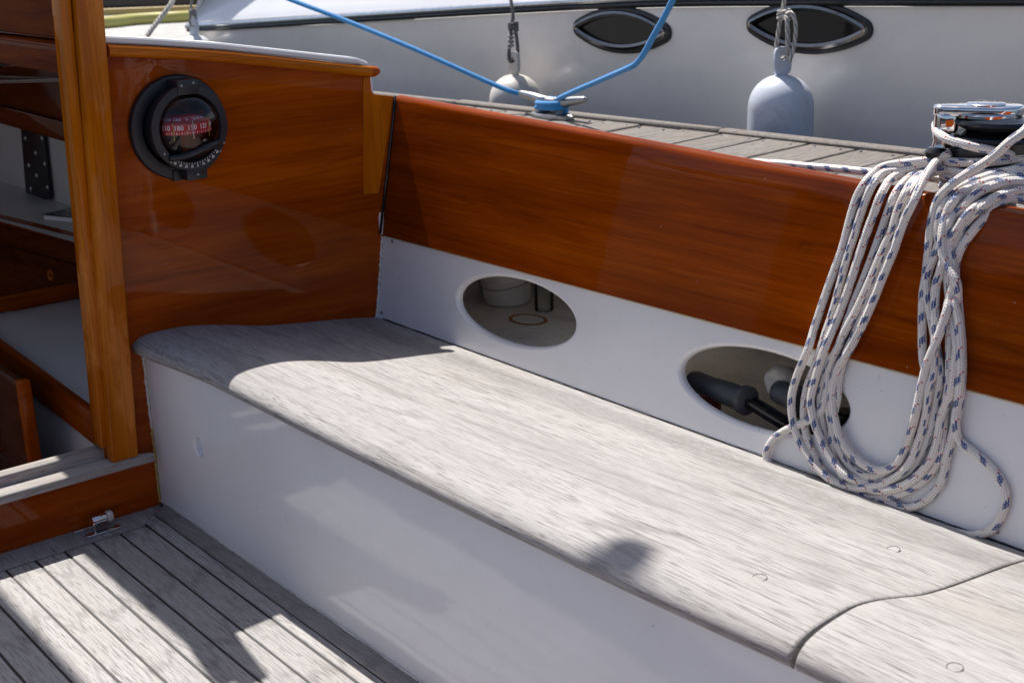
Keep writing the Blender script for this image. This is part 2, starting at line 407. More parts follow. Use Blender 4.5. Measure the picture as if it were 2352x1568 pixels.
def glass_mat():
    t = NT('clear dome'); t.t.nodes.remove(t.b)
    tr = t.n('BsdfTransparent'); gl = t.n('BsdfGlossy'); gl.inputs['Roughness'].default_value = .02
    fr = t.n('Fresnel'); fr.inputs[0].default_value = 1.5; mx = t.n('MixShader')
    t.set(mx.inputs[0], fr.outputs[0]); t.t.links.new(tr.outputs[0], mx.inputs[1]); t.t.links.new(gl.outputs[0], mx.inputs[2])
    t.t.links.new(mx.outputs[0], t.out.inputs[0]); return t.m
M['glass'] = glass_mat()
def water_mat():
    t = NT('harbour water')
    h = t.math('ADD', t.noise(t.co((1.3, 2.2, 1)), 2, 4, .6), t.math('MULTIPLY', t.noise(t.co((9, 14, 9)), 1, 3, .6), .3))
    t.p(Base_Color=(.012, .022, .026), Roughness=.05, Normal=t.bump(h, .5, .08)); return t.m
M['water'] = water_mat()

# ------------------------------------------------------------------ setting
tag(mesh('water', [(-900, -900, -.12), (900, -900, -.12), (900, 900, -.12), (-900, 900, -.12)], [(0, 1, 2, 3)], M['water']), kind='structure')

# finger dock: boards across, gaps between, edge board, nail heads
ang = math.atan2(1.941-1.744, .653+1.843)
MD = Matrix.Translation((-.367, 1.812, .5)) @ Matrix.Rotation(ang, 4, 'Z')
bm = bmesh.new(); nails = bmesh.new()
k0 = .0; xs = -5.4; i = 0
offs = .143
x0 = -40*offs + .062
while x0 < 2.6:
    wv = random.uniform(-.002, .002)
    dz = random.uniform(-.0015, .0015)
    bm_box(bm, x0+.005, x0+offs-.005, -.76, -.042, -.03, dz, .003, 1, MD @ Matrix.Rotation(random.uniform(-.004, .004), 4, 'Z'))
    for yy in (-.075, -.66):
        for dx in (.03, .113):
            c = MD @ Vector((x0+dx+random.uniform(-.006, .006), yy+random.uniform(-.01, .01), .001)); lathe_bm(nails, [(.0, .002), (.0035, .0018), (.0042, -.001)], c, (0, 0, 1), 8)
    x0 += offs
x0 = -5.7
while x0 < 2.5:   # raised, rough edge board laid in lengths
    L = random.uniform(.9, 1.4)
    bm_box(bm, x0, x0+L-.004, -.042, 0, -.06, .010+random.uniform(-.002, .002), .006, 1, MD); x0 += L
bm_box(bm, -5.7, 2.6, -.60, -.55, -.16, -.032, 0, 1, MD); bm_box(bm, -5.7, 2.6, -.09, -.04, -.16, -.062, 0, 1, MD)
dock = from_bm('dock', bm, M['dock'], None, 'auto'); tag(dock, kind='structure')
tag(from_bm('nail_heads', nails, M['steel'], dock, 'auto'), 'bright nail heads in rows along the dock boards', kind='stuff')
bm = bmesh.new()
for px in (-5.2, -2.6, 0.6, 2.3):
    lathe_bm(bm, [(0, .0), (.1, .0), (.1, -1.2)], MD @ Vector((px, -.3, -.05)), (0, 0, 1), 16)
from_bm('dock_pile', bm, M['quay'], dock, 'auto')

# far quay seen in the gap above the cabin top
tag(box('quay', -24, -6.2, 4.2, 30, -.4, .12, M['quay'], bev=.02), kind='structure')
q = thing('moored_dinghy', 'long black hull lying along the far quay, cut by the top of the picture', 'boat', (-19, 8.5, .12))
def along(px0, px1, py0, py1, z): return P(px0, py0, 2, z), P(px1, py1, 2, z)
a, b = along(150, 640, 27, 14, .13)
d = (b-a).normalized(); nrm = Vector((-d.y, d.x, 0))
def strip_box(name, a, b, wd, z0, z1, mat, parent, bev=.02):
    L = (b-a).length; Mx = Matrix.Translation((a.x, a.y, 0)) @ Matrix.Rotation(math.atan2(b.y-a.y, b.x-a.x), 4, 'Z')
    return box(name, 0, L, 0, wd, z0, z1, mat, parent, bev, 2, Mx)
strip_box('hull', a, b, 1.6, .12, .50, M['blackg'], q)
strip_box('rub_rail', a + Vector((0, 0, 0)) - nrm*.04, b - nrm*.04, .05, .30, .37, M['brushed'], q)
strip_box('deck', a + nrm*.2, b + nrm*.2, 1.2, .50, .56, M['gel'], q)
tag(tubes('yellow_hose', [resample(catmull([P(150, 60, 2, .17), P(235, 55, 2, .17), P(300, 48, 2, .17), P(360, 44, 2, .17), P(430, 40, 2, .17), P(520, 30, 2, .17)], 6), .1)], .075, M['yellow'], n=12),
    'thick yellow hose lying on the pale quay behind the cabin top', 'hose')
tag(strip_box('timber_baulk', *along(150, 560, 40, 24, .12), .12, .12, .20, M['sealy'], None, .01), 'thin tan timber laid on the quay behind the yellow hose', 'timber')
tag(tubes('mooring_line', [resample(catmull([P(405, -40, 1, 2.3), P(395, 5, 1, 2.2), P(366, 45, 1, 2.1), P(340, 80, 1, 2.0), P(330, 110, 1, 1.95)], 6), .03)], .013, M['twist']),
    'grey twisted rope slanting down in front of the rounded white hull corner', 'rope')

M['brick'] = paint('dark brick wall', (.16, .10, .075), .9, .5, (.08, .06, .05), .4, 12)
tg = thing('reflection_backdrop', 'unseen dark brick shed added across the water to darken the coaming gloss', 'building', (2, -38, 0))  # unseen backdrop, added to darken what the coaming mirrors
box('wall', -45, 60, -46, -38, -.5, 3.4, M['brick'], tg, .02)
prism('roof', [(-46.5, 3.4), (-37.5, 3.4), (-42, 5.0)], 0, -46, 61, plain('slate', (.06, .062, .07), .7), tg, .02)
# ------------------------------------------------------------------ motorboat next berth
mb = thing('motorboat', 'white motorboat lying beyond the dock with lens shaped portholes in its side', 'boat', (-1, 2.6, -.12))
HY = 2.2
def hp(px, py): return P(px, py, 1, HY)
rail_pts = [hp(458, 64), hp(820, 42), hp(1176, 20), hp(1550, 3), hp(2352, -3)]
rail_pts = [p.copy() for p in rail_pts]
e = rail_pts[-1]; rail_pts += [Vector((1.6, HY+.02, e.z+.03)), Vector((3.2, HY+.15, e.z+.07)), Vector((5., HY+.6, e.z+.12))]
# stern corner turns away from us
corner = []
s0 = rail_pts[0]
for k in range(9, 0, -1):
    a_ = k/9*PI/2
    corner.append(Vector((s0.x - .52*math.sin(a_), s0.y + .52*(1-math.cos(a_)), s0.z - .035*(a_))))
corner = [Vector((corner[0].x, corner[0].y + 1.2, corner[0].z)), Vector((corner[0].x, corner[0].y+.5, corner[0].z))] + corner
rl = resample(catmull(corner + rail_pts, 8), .05)
def normals(path):
    out = []
    for i in range(len(path)):
        t = path[min(i+1, len(path)-1)] - path[max(i-1, 0)]; t.z = 0; t.normalize(); out.append(Vector((t.y, -t.x, 0)))
    return out
rn = normals(rl)
def skin(name, prof, mat, parent, path=rl, nr=rn, smooth=True):
    V = []; Fc = []; m = len(prof)
    for p, n_ in zip(path, nr):
        for o, h in prof: V.append(p + n_*o + Vector((0, 0, h)))
    for i in range(len(path)-1):
        for j in range(m-1): Fc.append((i*m+j, i*m+j+1, (i+1)*m+j+1, (i+1)*m+j))
    o = mesh(name, V, Fc, mat, parent, smooth); return o
skin('hull', catmull([Vector((.0, -.025, 0)), Vector((-.004, -.12, 0)), Vector((-.012, -.25, 0)), Vector((-.05, -.45, 0)), Vector((-.13, -.70, 0)), Vector((-.25, -1.05, 0))], 4) and [(0, -.02), (-.002, -.12), (-.004, -.2), (-.010, -.3), (-.025, -.42), (-.06, -.6), (-.12, -.8), (-.22, -1.1)], M['hull'], mb)
skin('gunwale', [(-.002, .016), (-.008, .03), (-.025, .06), (-.07, .12), (-.12, .20), (-.18, .34), (-.21, .40), (-.23, .425), (-.28, .435), (-.45, .44), (-1.3, .47)], M['gel'], mb)
skin('rubbing_strake', [(.0, -.016), (.012, -.018), (.017, -.010), (.017, -.001), (.0, .001)], M['blackg'], mb)
skin('chrome_rail', [(.0, .001), (.018, .001), (.024, .008), (.022, .018), (.010, .026), (-.006, .028)], M['brushed'], mb)
def lens(a, b, r, n=64):
    """outline of a pointed lens (half length a, half height b) grown outwards by r"""
    out = []
    R = (a*a + b*b) / (2*b); th = math.asin(a/R)
    m = n//2 - 6
    for sgn in (1, -1):
        for k in range(m+1):
            q = -th + 2*th*k/m
            out.append((sgn*(R+r)*math.sin(q), sgn*((R+r)*math.cos(q) - (R-b))))
        # round nose
        ca = sgn*a; a0 = PI/2 - th if sgn > 0 else PI/2 - th + PI
        for k in range(1, 6):
            q = a0 - (PI - 2*th)*k/6*1.0
            out.append((ca + r*math.cos(q), r*math.sin(q)))
    return out
def ring_mesh(name, loops, mat, parent, c, cap=False, ux=Vector((1, 0, 0)), uz=Vector((0, 0, 1)), un=Vector((0, -1, 0))):
    """loops: list of (outline, height along un)"""
    V = []; Fc = []; n = len(loops[0][0])
    for ol, h in loops:
        for x_, z_ in ol: V.append(c + ux*x_ + uz*z_ + un*h)
    for i in range(len(loops)-1):
        for k in range(n): Fc.append((i*n+k, i*n+(k+1) % n, (i+1)*n+(k+1) % n, (i+1)*n+k))
    if cap: Fc.append(tuple(range((len(loops)-1)*n, len(loops)*n)))
    bm = bmesh.new(); vs = [bm.verts.new(v) for v in V]
    for f in Fc: bm.faces.new([vs[i] for i in f])
    return from_bm(name, bm, mat, parent, 'auto')
for (pl, pr_, pc) in (((1318, 70), (1545, 70), (1432, 70)), ((1715, 62), (2010, 62), (1862, 63))):
    L = (hp(*pr_) - hp(*pl)).length; c = (hp(*pl) + hp(*pr_))/2; c.z = hp(*pc).z; c.y = HY + .003
    a_, b_h = L/2 - .036, .046
    g = ring_mesh('porthole', [(lens(a_, b_h, .032), 0), (lens(a_, b_h, .030), .012), (lens(a_, b_h, .021), .015), (lens(a_, b_h, .010), .012), (lens(a_, b_h, .004), -.01)], M['black'], mb, c)
    if pl[0] < 1500: tag(g, 'left porthole, black rimmed and lens shaped, above the white fender')
    else: tag(g, 'right porthole, larger in view, with the fender rope across it')
    ring_mesh('chrome_ring', [(lens(a_, b_h, .021), .013), (lens(a_, b_h, .017), .023), (lens(a_, b_h, .009), .025), (lens(a_, b_h, .0), .020), (lens(a_, b_h*.98, -.001), .004)], M['pchrome'], g, c)
    ring_mesh('pane', [(lens(a_, b_h, .002), .006), (lens(a_*.6, b_h*.6, 0), .0055)], M['dglass'], g, c, cap=True)
box('cabin', -3.2, 4., HY+.5, HY+2.6, .9, 1.35, M['gel'], mb, .15, 4)

def fender(label, cx, cy, ztop, r, mat, rope_mat_, top, kn=0, group='fenders hanging on the motorboat', tabrot=0.):
    t = thing('fender', label, 'fender', (cx, cy, ztop-.6), group)
    prof = [(0, -.62), (r*.5, -.61), (r*.85, -.57), (r, -.5), (r*1.01, -.25), (r, -r*1.05)]
    for k in range(1, 9):
        q = k/8*PI/2; prof.append((r*math.cos(q)**.9 if k < 8 else .012, -r*1.05 + r*1.0*math.sin(q)))
    prof.append((0, -.05*r))
    lathe('body', prof, (cx, cy, ztop), (0, 0, 1), mat, t, 40)
    # eye tab with hole
    bm = bmesh.new(); n = 20
    out = [(r*.30*math.copysign(abs(math.cos(2*PI*k/n))**.55, math.cos(2*PI*k/n)), .034 + .04*math.copysign(abs(math.sin(2*PI*k/n))**.55, math.sin(2*PI*k/n))) for k in range(n)]
    inn = [(.008*math.cos(2*PI*k/n), .043 + .008*math.sin(2*PI*k/n)) for k in range(n)]
    cr, sr = math.cos(tabrot), math.sin(tabrot)
    def pt(q, h): return (cx + q[0]*cr - h*sr, cy + q[0]*sr + h*cr, ztop + q[1])
    A = [[bm.verts.new(pt(q, h)) for q in L_] for L_, h in ((out, -.007), (inn, -.007), (inn, .007), (out, .007))]
    for i in range(4):
        for k in range(n): bm.faces.new((A[i][k], A[i][(k+1) % n], A[(i+1) % 4][(k+1) % n], A[(i+1) % 4][k]))
    bmesh.ops.recalc_face_normals(bm, faces=bm.faces); bmesh.ops.bevel(bm, geom=[e_ for e_ in bm.edges if e_.calc_face_angle(0) > 1], offset=.002, segments=2, affect='EDGES')
    from_bm('eye', bm, mat, t, 'auto')
    zk = ztop + (.16 if kn != 2 else .105)
    eye = Vector((cx, cy, ztop+.043))
    paths = [resample(catmull([eye + Vector((-.004, .012, -.006)), eye + Vector((-.012, -.012, .0)), eye + Vector((-.014, -.010, .04)), Vector((cx-.006, cy-.004, zk)), Vector((cx, cy, zk+.05)), top], 8), .008),
             resample(catmull([eye + Vector((.004, .012, -.004)), eye + Vector((.012, .008, .04)), Vector((cx+.012, cy, zk-.015)), Vector((cx+.004, cy-.006, zk+.004))], 8), .008)]
    rr = .0062
    # knot: a few wound turns
    kp = [Vector((cx + .015*math.cos(q), cy + .013*math.sin(q), zk - .012 + .004*q/PI)) for q in [k*.35 for k in range(int(3.2*2*PI/.35))]]
    paths.append(kp)
    if kn == 1:
        paths.append(resample(catmull([Vector((cx+.01, cy-.01, zk)), Vector((cx+.035, cy-.01, zk+.008)), Vector((cx+.05, cy-.008, zk-.03)), Vector((cx+.045, cy-.008, zk-.09)), Vector((cx+.035, cy-.012, zk-.125))], 8), .008))
        paths.append(resample(catmull([Vector((cx+.01, cy-.012, zk-.005)), Vector((cx+.028, cy-.02, zk-.01)), Vector((cx+.032, cy-.02, zk-.06)), Vector((cx+.028, cy-.012, zk-.1))], 8), .008))
    tubes('lanyard', paths, rr, rope_mat_, t, 8)
    if kn == 0:
        tubes('whipping', [[Vector((cx-.004+.007*math.cos(q), cy-.008+.007*math.sin(q), zk-.022-.0022*q)) for q in [k*.5 for k in range(48)]]], .0045, M['twistw'], t, 6)
    return t
c = P(1796, 168, 1, 2.05); fender('bluish white fender hanging clean and upright before the right porthole', c.x, 2.05, c.z, .094, M['fendb'], M['twistw'], P(1789, -60, 1, 2.06), 1, tabrot=1.25)
c = P(1182, 178, 1, 2.06); fender('scuffed cream fender with a grimy flat eye behind the dock cleat', c.x, 2.06, c.z+.016, .093, M['fendw'], M['twistd'], P(1161, -60, 1, 2.09), 0)
c = P(447, 74, 1, 2.1); fender('small white fender at the rounded corner of the motorboat, only its top showing', c.x, 2.1, c.z-.01, .085, M['gel'], M['twist'], P(462, -50, 1, 2.1), 2, tabrot=.5)

# ------------------------------------------------------------------ dock cleat and blue line
cl = thing('dock_cleat', 'grey metal horn cleat bolted on the dock with blue line round it', 'cleat', (-.79, 1.70, .5))
A, B = P(1192, 214, 1, 1.70), P(1346, 232, 1, 1.70); cb = P(1270, 262, 2, .5); cb = Vector(((A.x+B.x)/2+.0, 1.70, .5))
mid = (A+B)/2
pts = catmull([A, A.lerp(B, .2) + Vector((0, 0, -.006)), A.lerp(B, .42)+Vector((0, 0, -.016)), A.lerp(B, .62)+Vector((0, 0, -.016)), A.lerp(B, .85)+Vector((0, 0, -.004)), B + Vector((0, 0, .004))], 6)
tubes('horn', [pts], lambda s: .0090 + .0085*math.sin(PI*s) - (.004 if s in (0, 1) else 0), M['steel'], cl, 14)
bm = bmesh.new()
for dx in (-.036, .036): lathe_bm(bm, [(.030, .004), (.020, .014), (.015, .03), (.015, .055), (.019, .062)], cb + Vector((dx, 0, 0)), (0, 0, 1), 20)
from_bm('leg', bm, M['steel'], cl, 'auto')
bm = bmesh.new(); lathe_bm(bm, [(0, 0), (.052, 0), (.052, .008), (.046, .013), (0, .014)], Vector((0, 0, 0)), (0, 0, 1), 40)
bmesh.ops.transform(bm, matrix=Matrix.Translation(cb + Vector((0, 0, .0015))) @ Matrix.Diagonal((1.7, .8, 1, 1)), verts=bm.verts)
from_bm('base_plate', bm, M['steel'], cl, 'auto')
def oval(cx, cy, z, a_, b_, turns, dz, n=30): return [Vector((cx + a_*math.cos(2*PI*k/n), cy + b_*math.sin(2*PI*k/n), z + dz*k/n)) for k in range(int(turns*n))]
tp = oval(cb.x, cb.y, .5225, .058, .030, 2.4, .0125)
wrap = tp + [A.lerp(B, .06)+Vector((0, .02, -.012)), A.lerp(B, -.02) + Vector((0, -.004, 0)), P(1140, 197, 1, 1.66), P(950, 112, 1, 1.55), P(800, 50, 1, 1.48), P(668, 0, 1, 1.4), P(560, -45, 1, 1.35)]
wrap2 = [P(1600, -140, 1, 1.40), P(1545, 0, 1, 1.44), P(1500, 85, 1, 1.47), P(1478, 125, 1, 1.485), P(1460, 147, 1, 1.50), P(1440, 158, 1, 1.51), P(1380, 184, 1, 1.58), P(1285, 226, 1, 1.69), cb + Vector((.02, .02, .045)), cb+Vector((-.03, -.028, .032)), cb+Vector((-.065, 0, .026))]
tag(tubes('blue_rope', [resample(catmull(wrap, 5), .006), resample(catmull(wrap2, 6), .006)], .0080, M['brope'], n=10),
    'bright blue mooring rope wound on the dock cleat and running up both ways', 'rope')

# ------------------------------------------------------------------ the sailboat
sb = thing('sailboat', 'varnished wooden sailboat cockpit with silvered teak seat and white painted lockers', 'boat', (0, 0, 0))
# --- cockpit sole
bm = bmesh.new()
YE = [-.0637 - .0535*k for k in range(18)]
for k in range(17):
    y1, y0 = YE[k]-.0022, YE[k+1]+.0022
    bm_box(bm, .0725, 2.7, y0, y1, -.03, random.uniform(-.0004, .0004), .0012, 1)
# inboard of the seat: plank with mitred end
pl = prism_bm([(.032, -.0335), (2.7, -.0335), (2.7, -.0615), (.0585, -.0615)], 2, -.03, .0002, .0008, 1); merge(bm, pl)
# margin across the bulkhead, mitred
pl = prism_bm([(.0005, -.0012), (.0005, -.98), (.0685, -.98), (.0685, -.0665), (.0573, -.0615), (.030, -.0325)], 2, -.03, .0006, .0008, 1); merge(bm, pl)
from_bm('cockpit_sole', bm, M['teakf'], sb, 'auto')
mesh('caulking', [(0, -1., -.0016), (2.7, -1., -.0016), (2.7, -.002, -.0016), (0, -.002, -.0016)], [(0, 1, 2, 3)], M['caulk'], sb)
# quarter board along the seat front
pr = [(-.0325, .0), (-.032, .004), (-.029, .0065), (-.012, .0095), (-.0015, .0105), (-.0015, 0)]
from_bm('margin_board', prism_bm(pr, 0, .030, 2.7, .0006, 1), M['teakd'], sb, 'auto')

# --- plan shape: the seat nose draws outboard going aft
FYT = [(0, 0), (.06, .002), (.16, .014), (.26, .0215), (.45, .0222), (.66, .0226), (.92, .0267), (1.04, .029), (1.29, .036), (1.37, .0400), (1.53, .0490), (2.0, .066), (2.7, .09)]
def fyx(x):
    x = max(0, min(2.7, x))
    for (a0, b0), (a1, b1) in zip(FYT, FYT[1:]):
        if x <= a1: return b0 + (b1-b0)*(x-a0)/(a1-a0)
def front_y(x, z): return -.001 + max(0, fyx(x) - .0125)*max(0, z)/.316
# --- seat front with finger hole
def panel_with_holes(name, outline, holes, fn, mat, parent, lip=.0035, depth=.014, nv=None, wob=0.):
    """flat outline (u,v) with elliptical holes filled and mapped by fn(u,v,depth)"""
    bm = bmesh.new()
    def loop(pts):
        vs = [bm.verts.new((p[0], p[1], 0)) for p in pts]; return [bm.edges.new((vs[i], vs[(i+1) % len(vs)])) for i in range(len(vs))], vs
    edges = []; hv = []
    e_, v_ = loop(outline); edges += e_
    for h in holes: e2, v2 = loop(h(lip)); edges += e2; hv.append(v2)
    bmesh.ops.triangle_fill(bm, use_beauty=True, edges=edges)
    bmesh.ops.subdivide_edges(bm, edges=[e for e in bm.edges if e.calc_length() > .09 and not e.is_boundary], cuts=1) if wob else None
    for h, v2 in zip(holes, hv):
        prev = v2
        for g, dpt in ((lip*.55, lip*.18), (lip*.2, lip*.55), (0, lip*1.2), (0, depth)):
            cur = [bm.verts.new((p[0], p[1], dpt)) for p in h(g)]
            for k in range(len(cur)): bm.faces.new((prev[k], prev[(k+1) % len(cur)], cur[(k+1) % len(cur)], cur[k]))
            prev = cur
    flat = [f for f in bm.faces if all(abs(v.co.z) < 1e-7 for v in f.verts)]
    fi = set(f.index for f in flat) if not bm.faces.index_update() else None
    for v in bm.verts: v.co = fn(v.co.x, v.co.y, v.co.z)
    bmesh.ops.recalc_face_normals(bm, faces=bm.faces)
    bm.faces.index_update(); ids_s = set(f.index for f in flat)
    o = from_bm(name, bm, mat, parent, 'auto', recalc=False)
    cnt = {}
    for i, p_ in enumerate(o.data.polygons):
        for k_ in p_.edge_keys: cnt.setdefault(k_, []).append(i in ids_s)
    for e_ in o.data.edges:
        v_ = cnt.get(tuple(sorted(e_.vertices)), [])
        if len(v_) == 2 and v_[0] != v_[1]: e_.use_edge_sharp = True
    return o
def ell(cx, cy, a, b, rot=0, n=56):
    def f(g): return [(cx + (a+g)*math.cos(2*PI*k/n)*math.cos(rot) - (b+g)*math.sin(2*PI*k/n)*math.sin(rot), cy + (a+g)*math.cos(2*PI*k/n)*math.sin(rot) + (b+g)*math.sin(2*PI*k/n)*math.cos(rot)) for k in range(n)]
    return f
fh = ell(.193, .1765, .0150, .0165, 0, 28)
sfo = [(.0015 if k == 0 else k*.09, .001) for k in range(31)] + [(.0015 if k == 0 else k*.09, .318) for k in range(30, -1, -1)]
sf = panel_with_holes('seat_front', sfo, [fh], lambda u, v, d: Vector((u, front_y(u, v) + d, v)), M['white'], sb, .004, .004)
bm = bmesh.new(); lathe_bm(bm, [(.0158, .0), (.0156, .006), (.0125, .010), (0, .0112)], Vector((.193, .002 + front_y(.193, .1765) + .001, .1765)), (0, 1, 0), 28); from_bm('finger_recess', bm, M['gel'], sf, 'auto')

# --- seat boards: dished section with rounded nose
sec = catmull([(.5262, .262, 0), (.5268, .2715, 0), (.508, .2757, 0), (.45, .2855, 0), (.38, .2945, 0), (.31, .3035, 0), (.25, .313, 0), (.19, .327, 0), (.138, .3385, 0), (.085, .3465, 0), (.03, .3485, 0), (.002, .346, 0), (-.012, .341, 0), (-.0215, .333, 0), (-.0235, .324, 0), (-.018, .3155, 0), (-.006, .312, 0)], 4)
sec = [(v.x, v.y) for v in sec]
def seat_board(label, xa, xb, fa=None, fb=None):
    bm = bmesh.new(); n = 40; rings = []
    ys = sec + [(.5262, .258)]
    def xe(t, y):
        a_ = xa + (fa(y) if fa else 0); b_ = xb + (fb(y) if fb else 0); return a_ + (b_-a_)*t
    ts = [0, .001, .0025] + [k/n for k in range(1, n)] + [.9975, .999, 1]
    for i, t in enumerate(ts):
        e = min(i, len(ts)-1-i); sh = (.0016, .0004, 0)[e] if e < 3 and (fa or fb) and ((i < 3 and fa) or (i > 3 and fb)) else 0
        ring = []
        for j, (y, z) in enumerate(ys):
            wq = 1 if y < .05 else max(0, 1 - (y-.05)/.33); wq = wq*wq*(3-2*wq)
            xx = xe(t, y); ring.append(bm.verts.new((xx, y + fyx(xx)*wq + (sh if y < .05 else 0), z - (sh if j < len(ys)-2 else 0))))
        rings.append(ring)
    for a_, b_ in zip(rings, rings[1:]):
        for j in range(len(ys)): bm.faces.new((a_[j], b_[j], b_[(j+1) % len(ys)], a_[(j+1) % len(ys)]))
    bm.faces.new(rings[0]); bm.faces.new(rings[-1][::-1])
    o = from_bm('seat_board', bm, M['teakx'], sb, 'auto'); tag(o, label); return o
jx = lambda y: .011*max(0, (.10-y)/.12)
s1 = seat_board('long silvered teak seat board running from the bulkhead to the dark joint', .0015, 1.519, None, lambda y: jx(y) - .0020 - .003*max(0, (.10-y)/.12))
s2 = seat_board('aft seat board beyond the dark joint at the lower right', 1.519, 2.7, lambda y: jx(y) + .0018)
def zsec(y, x=0):
    for _ in range(3): wq = 1 if y < .05 else max(0, 1 - (y-.05)/.33)
    y = y - fyx(x)*wq*wq*(3-2*wq)
    best = min(range(len(sec)-1), key=lambda i: 9 if sec[i][1] < .27 and sec[i][0] < .4 else abs((sec[i][0]+sec[i+1][0])/2 - y)); return sec[best][1]*.5 + sec[best+1][1]*.5
M['plugring'] = plain('dark plug ring', (.10, .09, .085), .7)
def plug(c, nrm_, parent, mat, r=.0075, name='plug', ring=None):
    bm = bmesh.new(); lathe_bm(bm, [(r, -.001), (r, .0004), (0, .0006)], c, nrm_, 20)
    o = from_bm(name, bm, [mat, ring or M['plugring']], parent, 'auto')
    bm = bmesh.new(); lathe_bm(bm, [(r, .0007), (r+.0011, .0007), (r+.0011, -.0004)], c, nrm_, 20)
    from_bm('plug_rim', bm, ring or M['plugring'], o, 'auto')
for px, py, par in ((1745, 1327, s1), (2052, 1262, s1), (2193, 1533, s2)):
    c = P(px, py, 2, .33)
    for _ in range(4): c = P(px, py, 2, zsec(c.y, c.x))
    plug(c + Vector((0, 0, .0004)), (0, -.08, 1), par, M['teakx'])

# --- locker back panel with two oval openings; leans outboard
def fpan(z): return .5280 + (z-.272)*.149
def ztop(x): return .447 + .0080*x
ol = [(.0015, .25)] + [(2.7, .25)] + [(2.7, ztop(2.7))] + [(x/10, ztop(x/10)) for x in range(26, 0, -2)] + [(.0015, .447)]
H1 = ell(.443, .3745, .172, .0605, math.radians(2.6)); H2 = ell(1.040, .3720, .166, .0600, math.radians(2.6)); H3 = ell(1.66, .3755, .166, .060, math.radians(2.6))  # third oval, unseen, added to light the locker
def bend(u, v, d): return Vector((u, fpan(v) + d, v - d*.2))
locker = panel_with_holes('locker_panel', ol, [H1, H2, H3], bend, M['whitep'], sb, .0065, .013)
tag(locker, 'white painted panel with large oval openings behind the seat')
for px_, pz_ in ((.036, .4400), (.014, .2850), (1.46, .2860)):
    lathe('screw', [(0, .0015), (.003, .0014), (.0042, 0)], (px_, fpan(pz_)-.0006, pz_), (0, -1, 0), M['steel'], locker, 14)
# locker interior
bm = bmesh.new()
for f in ([(0, .531, .262), (2.7, .531, .262), (2.7, 1.0, .262), (0, 1.0, .262)], [(0, .93, .2), (2.7, .93, .2), (2.7, .96, .56), (0, .96, .56)], [(0.002, .5, .2), (0.002, 1, .2), (0.002, .96, .56), (0.002, .6, .56)], [(2.7, .53, .2), (2.7, 1, .2), (2.7, .96, .56), (2.7, .6, .56)]):
    bm.faces.new([bm.verts.new(v) for v in f])
from_bm('locker_lining', bm, M['lockin'], sb)
M['rust'] = plain('rust stain', (.42, .17, .045), .8)
def ring_flat(name, c, r0, r1, mat, parent, n=36, sx=1.3):
    V = []; Fc = []
    for k in range(n):
        q = 2*PI*k/n; j = 1 + random.uniform(-.02, .02)
        V += [c + Vector((sx*r0*j*math.cos(q), r0*j*math.sin(q), 0)), c + Vector((sx*r1*j*math.cos(q), r1*j*math.sin(q), 0))]
    for k in range(n): Fc.append((2*k, 2*k+1, (2*k+3) % (2*n), (2*k+2) % (2*n)))
    return mesh(name, V, Fc, mat, parent)
ring_flat('rust_ring', P(1213, 733, 2, .263), .030, .037, M['rust'], sb)
c = P(1165, 693, 2, .262)
t = thing('bucket', 'white plastic tub standing at the back of the left oval opening', 'tub', (c.x, c.y, .262))
lathe('tub_wall', [(.0, 0), (.046, 0), (.051, .004), (.056, .05), (.059, .051), (.059, .057), (.057, .058), (.062, .13), (.059, .13), (.054, .06), (.049, .006), (0, .005)], (c.x, c.y, .2625), (0, 0, 1), paint('tub plastic', (.88, .86, .80), .45, .25, (.45, .36, .25)), t, 40)
tubes('bail', [[Vector((c.x + .062*math.cos(q), c.y + .062*math.sin(q), .315 + .012*math.sin(q))) for q in [k/24*2*PI for k in range(25)]]], .0012, M['steel'], t, 6)
c = P(1250, 712, 2, .262)
t = thing('clear_jar', 'clear ribbed plastic jar beside the rust ring in the left oval', 'jar', (c.x, c.y, .262))
pf = [(0, 0), (.020, 0)]
for k in range(16): pf += [(.0215, .004+.005*k), (.0200, .0065+.005*k)]
lathe('jar_wall', pf + [(.02, .09)], (c.x, c.y, .2625), (0, 0, 1), M['glass'], t, 28)
lathe('lid', [(0, .098), (.021, .098), (.022, .088), (.021, .084)], (c.x, c.y, .2625), (0, 0, 1), M['black'], t, 28)

# winch handles lying in the second oval
A = P(1592, 876, 2, .33); A.y -= 0; 
def handle(label, g0, g1, e1, rgrip, z_down=True):
    t = thing('winch_handle', label, 'winch handle', tuple(g0), 'winch handles in the locker')
    d = (g1-g0).normalized(); L = (g1-g0).length
    lathe('grip', [(0, 0), (rgrip*.72, .0), (rgrip*.9, .004), (rgrip, .015), (rgrip*.93, L*.35), (rgrip*1.08, L*.7), (rgrip*1.0, L*.88), (rgrip*1.28, L*.9), (rgrip*1.3, L*.97), (rgrip*.8, L), (0, L)], g0, d, M['grip'], t, 28)
    s_ = g1; dd = (e1 - s_).normalized(); Mx = Matrix.Translation(s_) @ dd.to_track_quat('X', 'Z').to_matrix().to_4x4()
    Ls = (e1-s_).length
    bm = bmesh.new()
    bm_box(bm, 0, Ls, -.012, -.006, -.007, .007, .002, 2, Mx); bm_box(bm, 0, Ls, .006, .012, -.007, .007, .002, 2, Mx); bm_box(bm, -.002, Ls, -.006, .006, -.003, .003, .001, 1, Mx)
    from_bm('arm', bm, M['blackg'], t, 'auto')
    lathe('head', [(0, -.02), (.017, -.02), (.019, -.01), (.019, .014), (.014, .018), (0, .018)], e1, Mx.to_3x3() @ Vector((0, 0, 1)), M['blackg'], t, 24)
    return t
g0 = P(1588, 872, 1, .60); g1 = P(1722, 922, 1, .585); e1 = P(1850, 1000, 1, .575)
handle('winch handle with fat charcoal grip pointing out at the left of the second oval', g0, g1, e1, .0185)
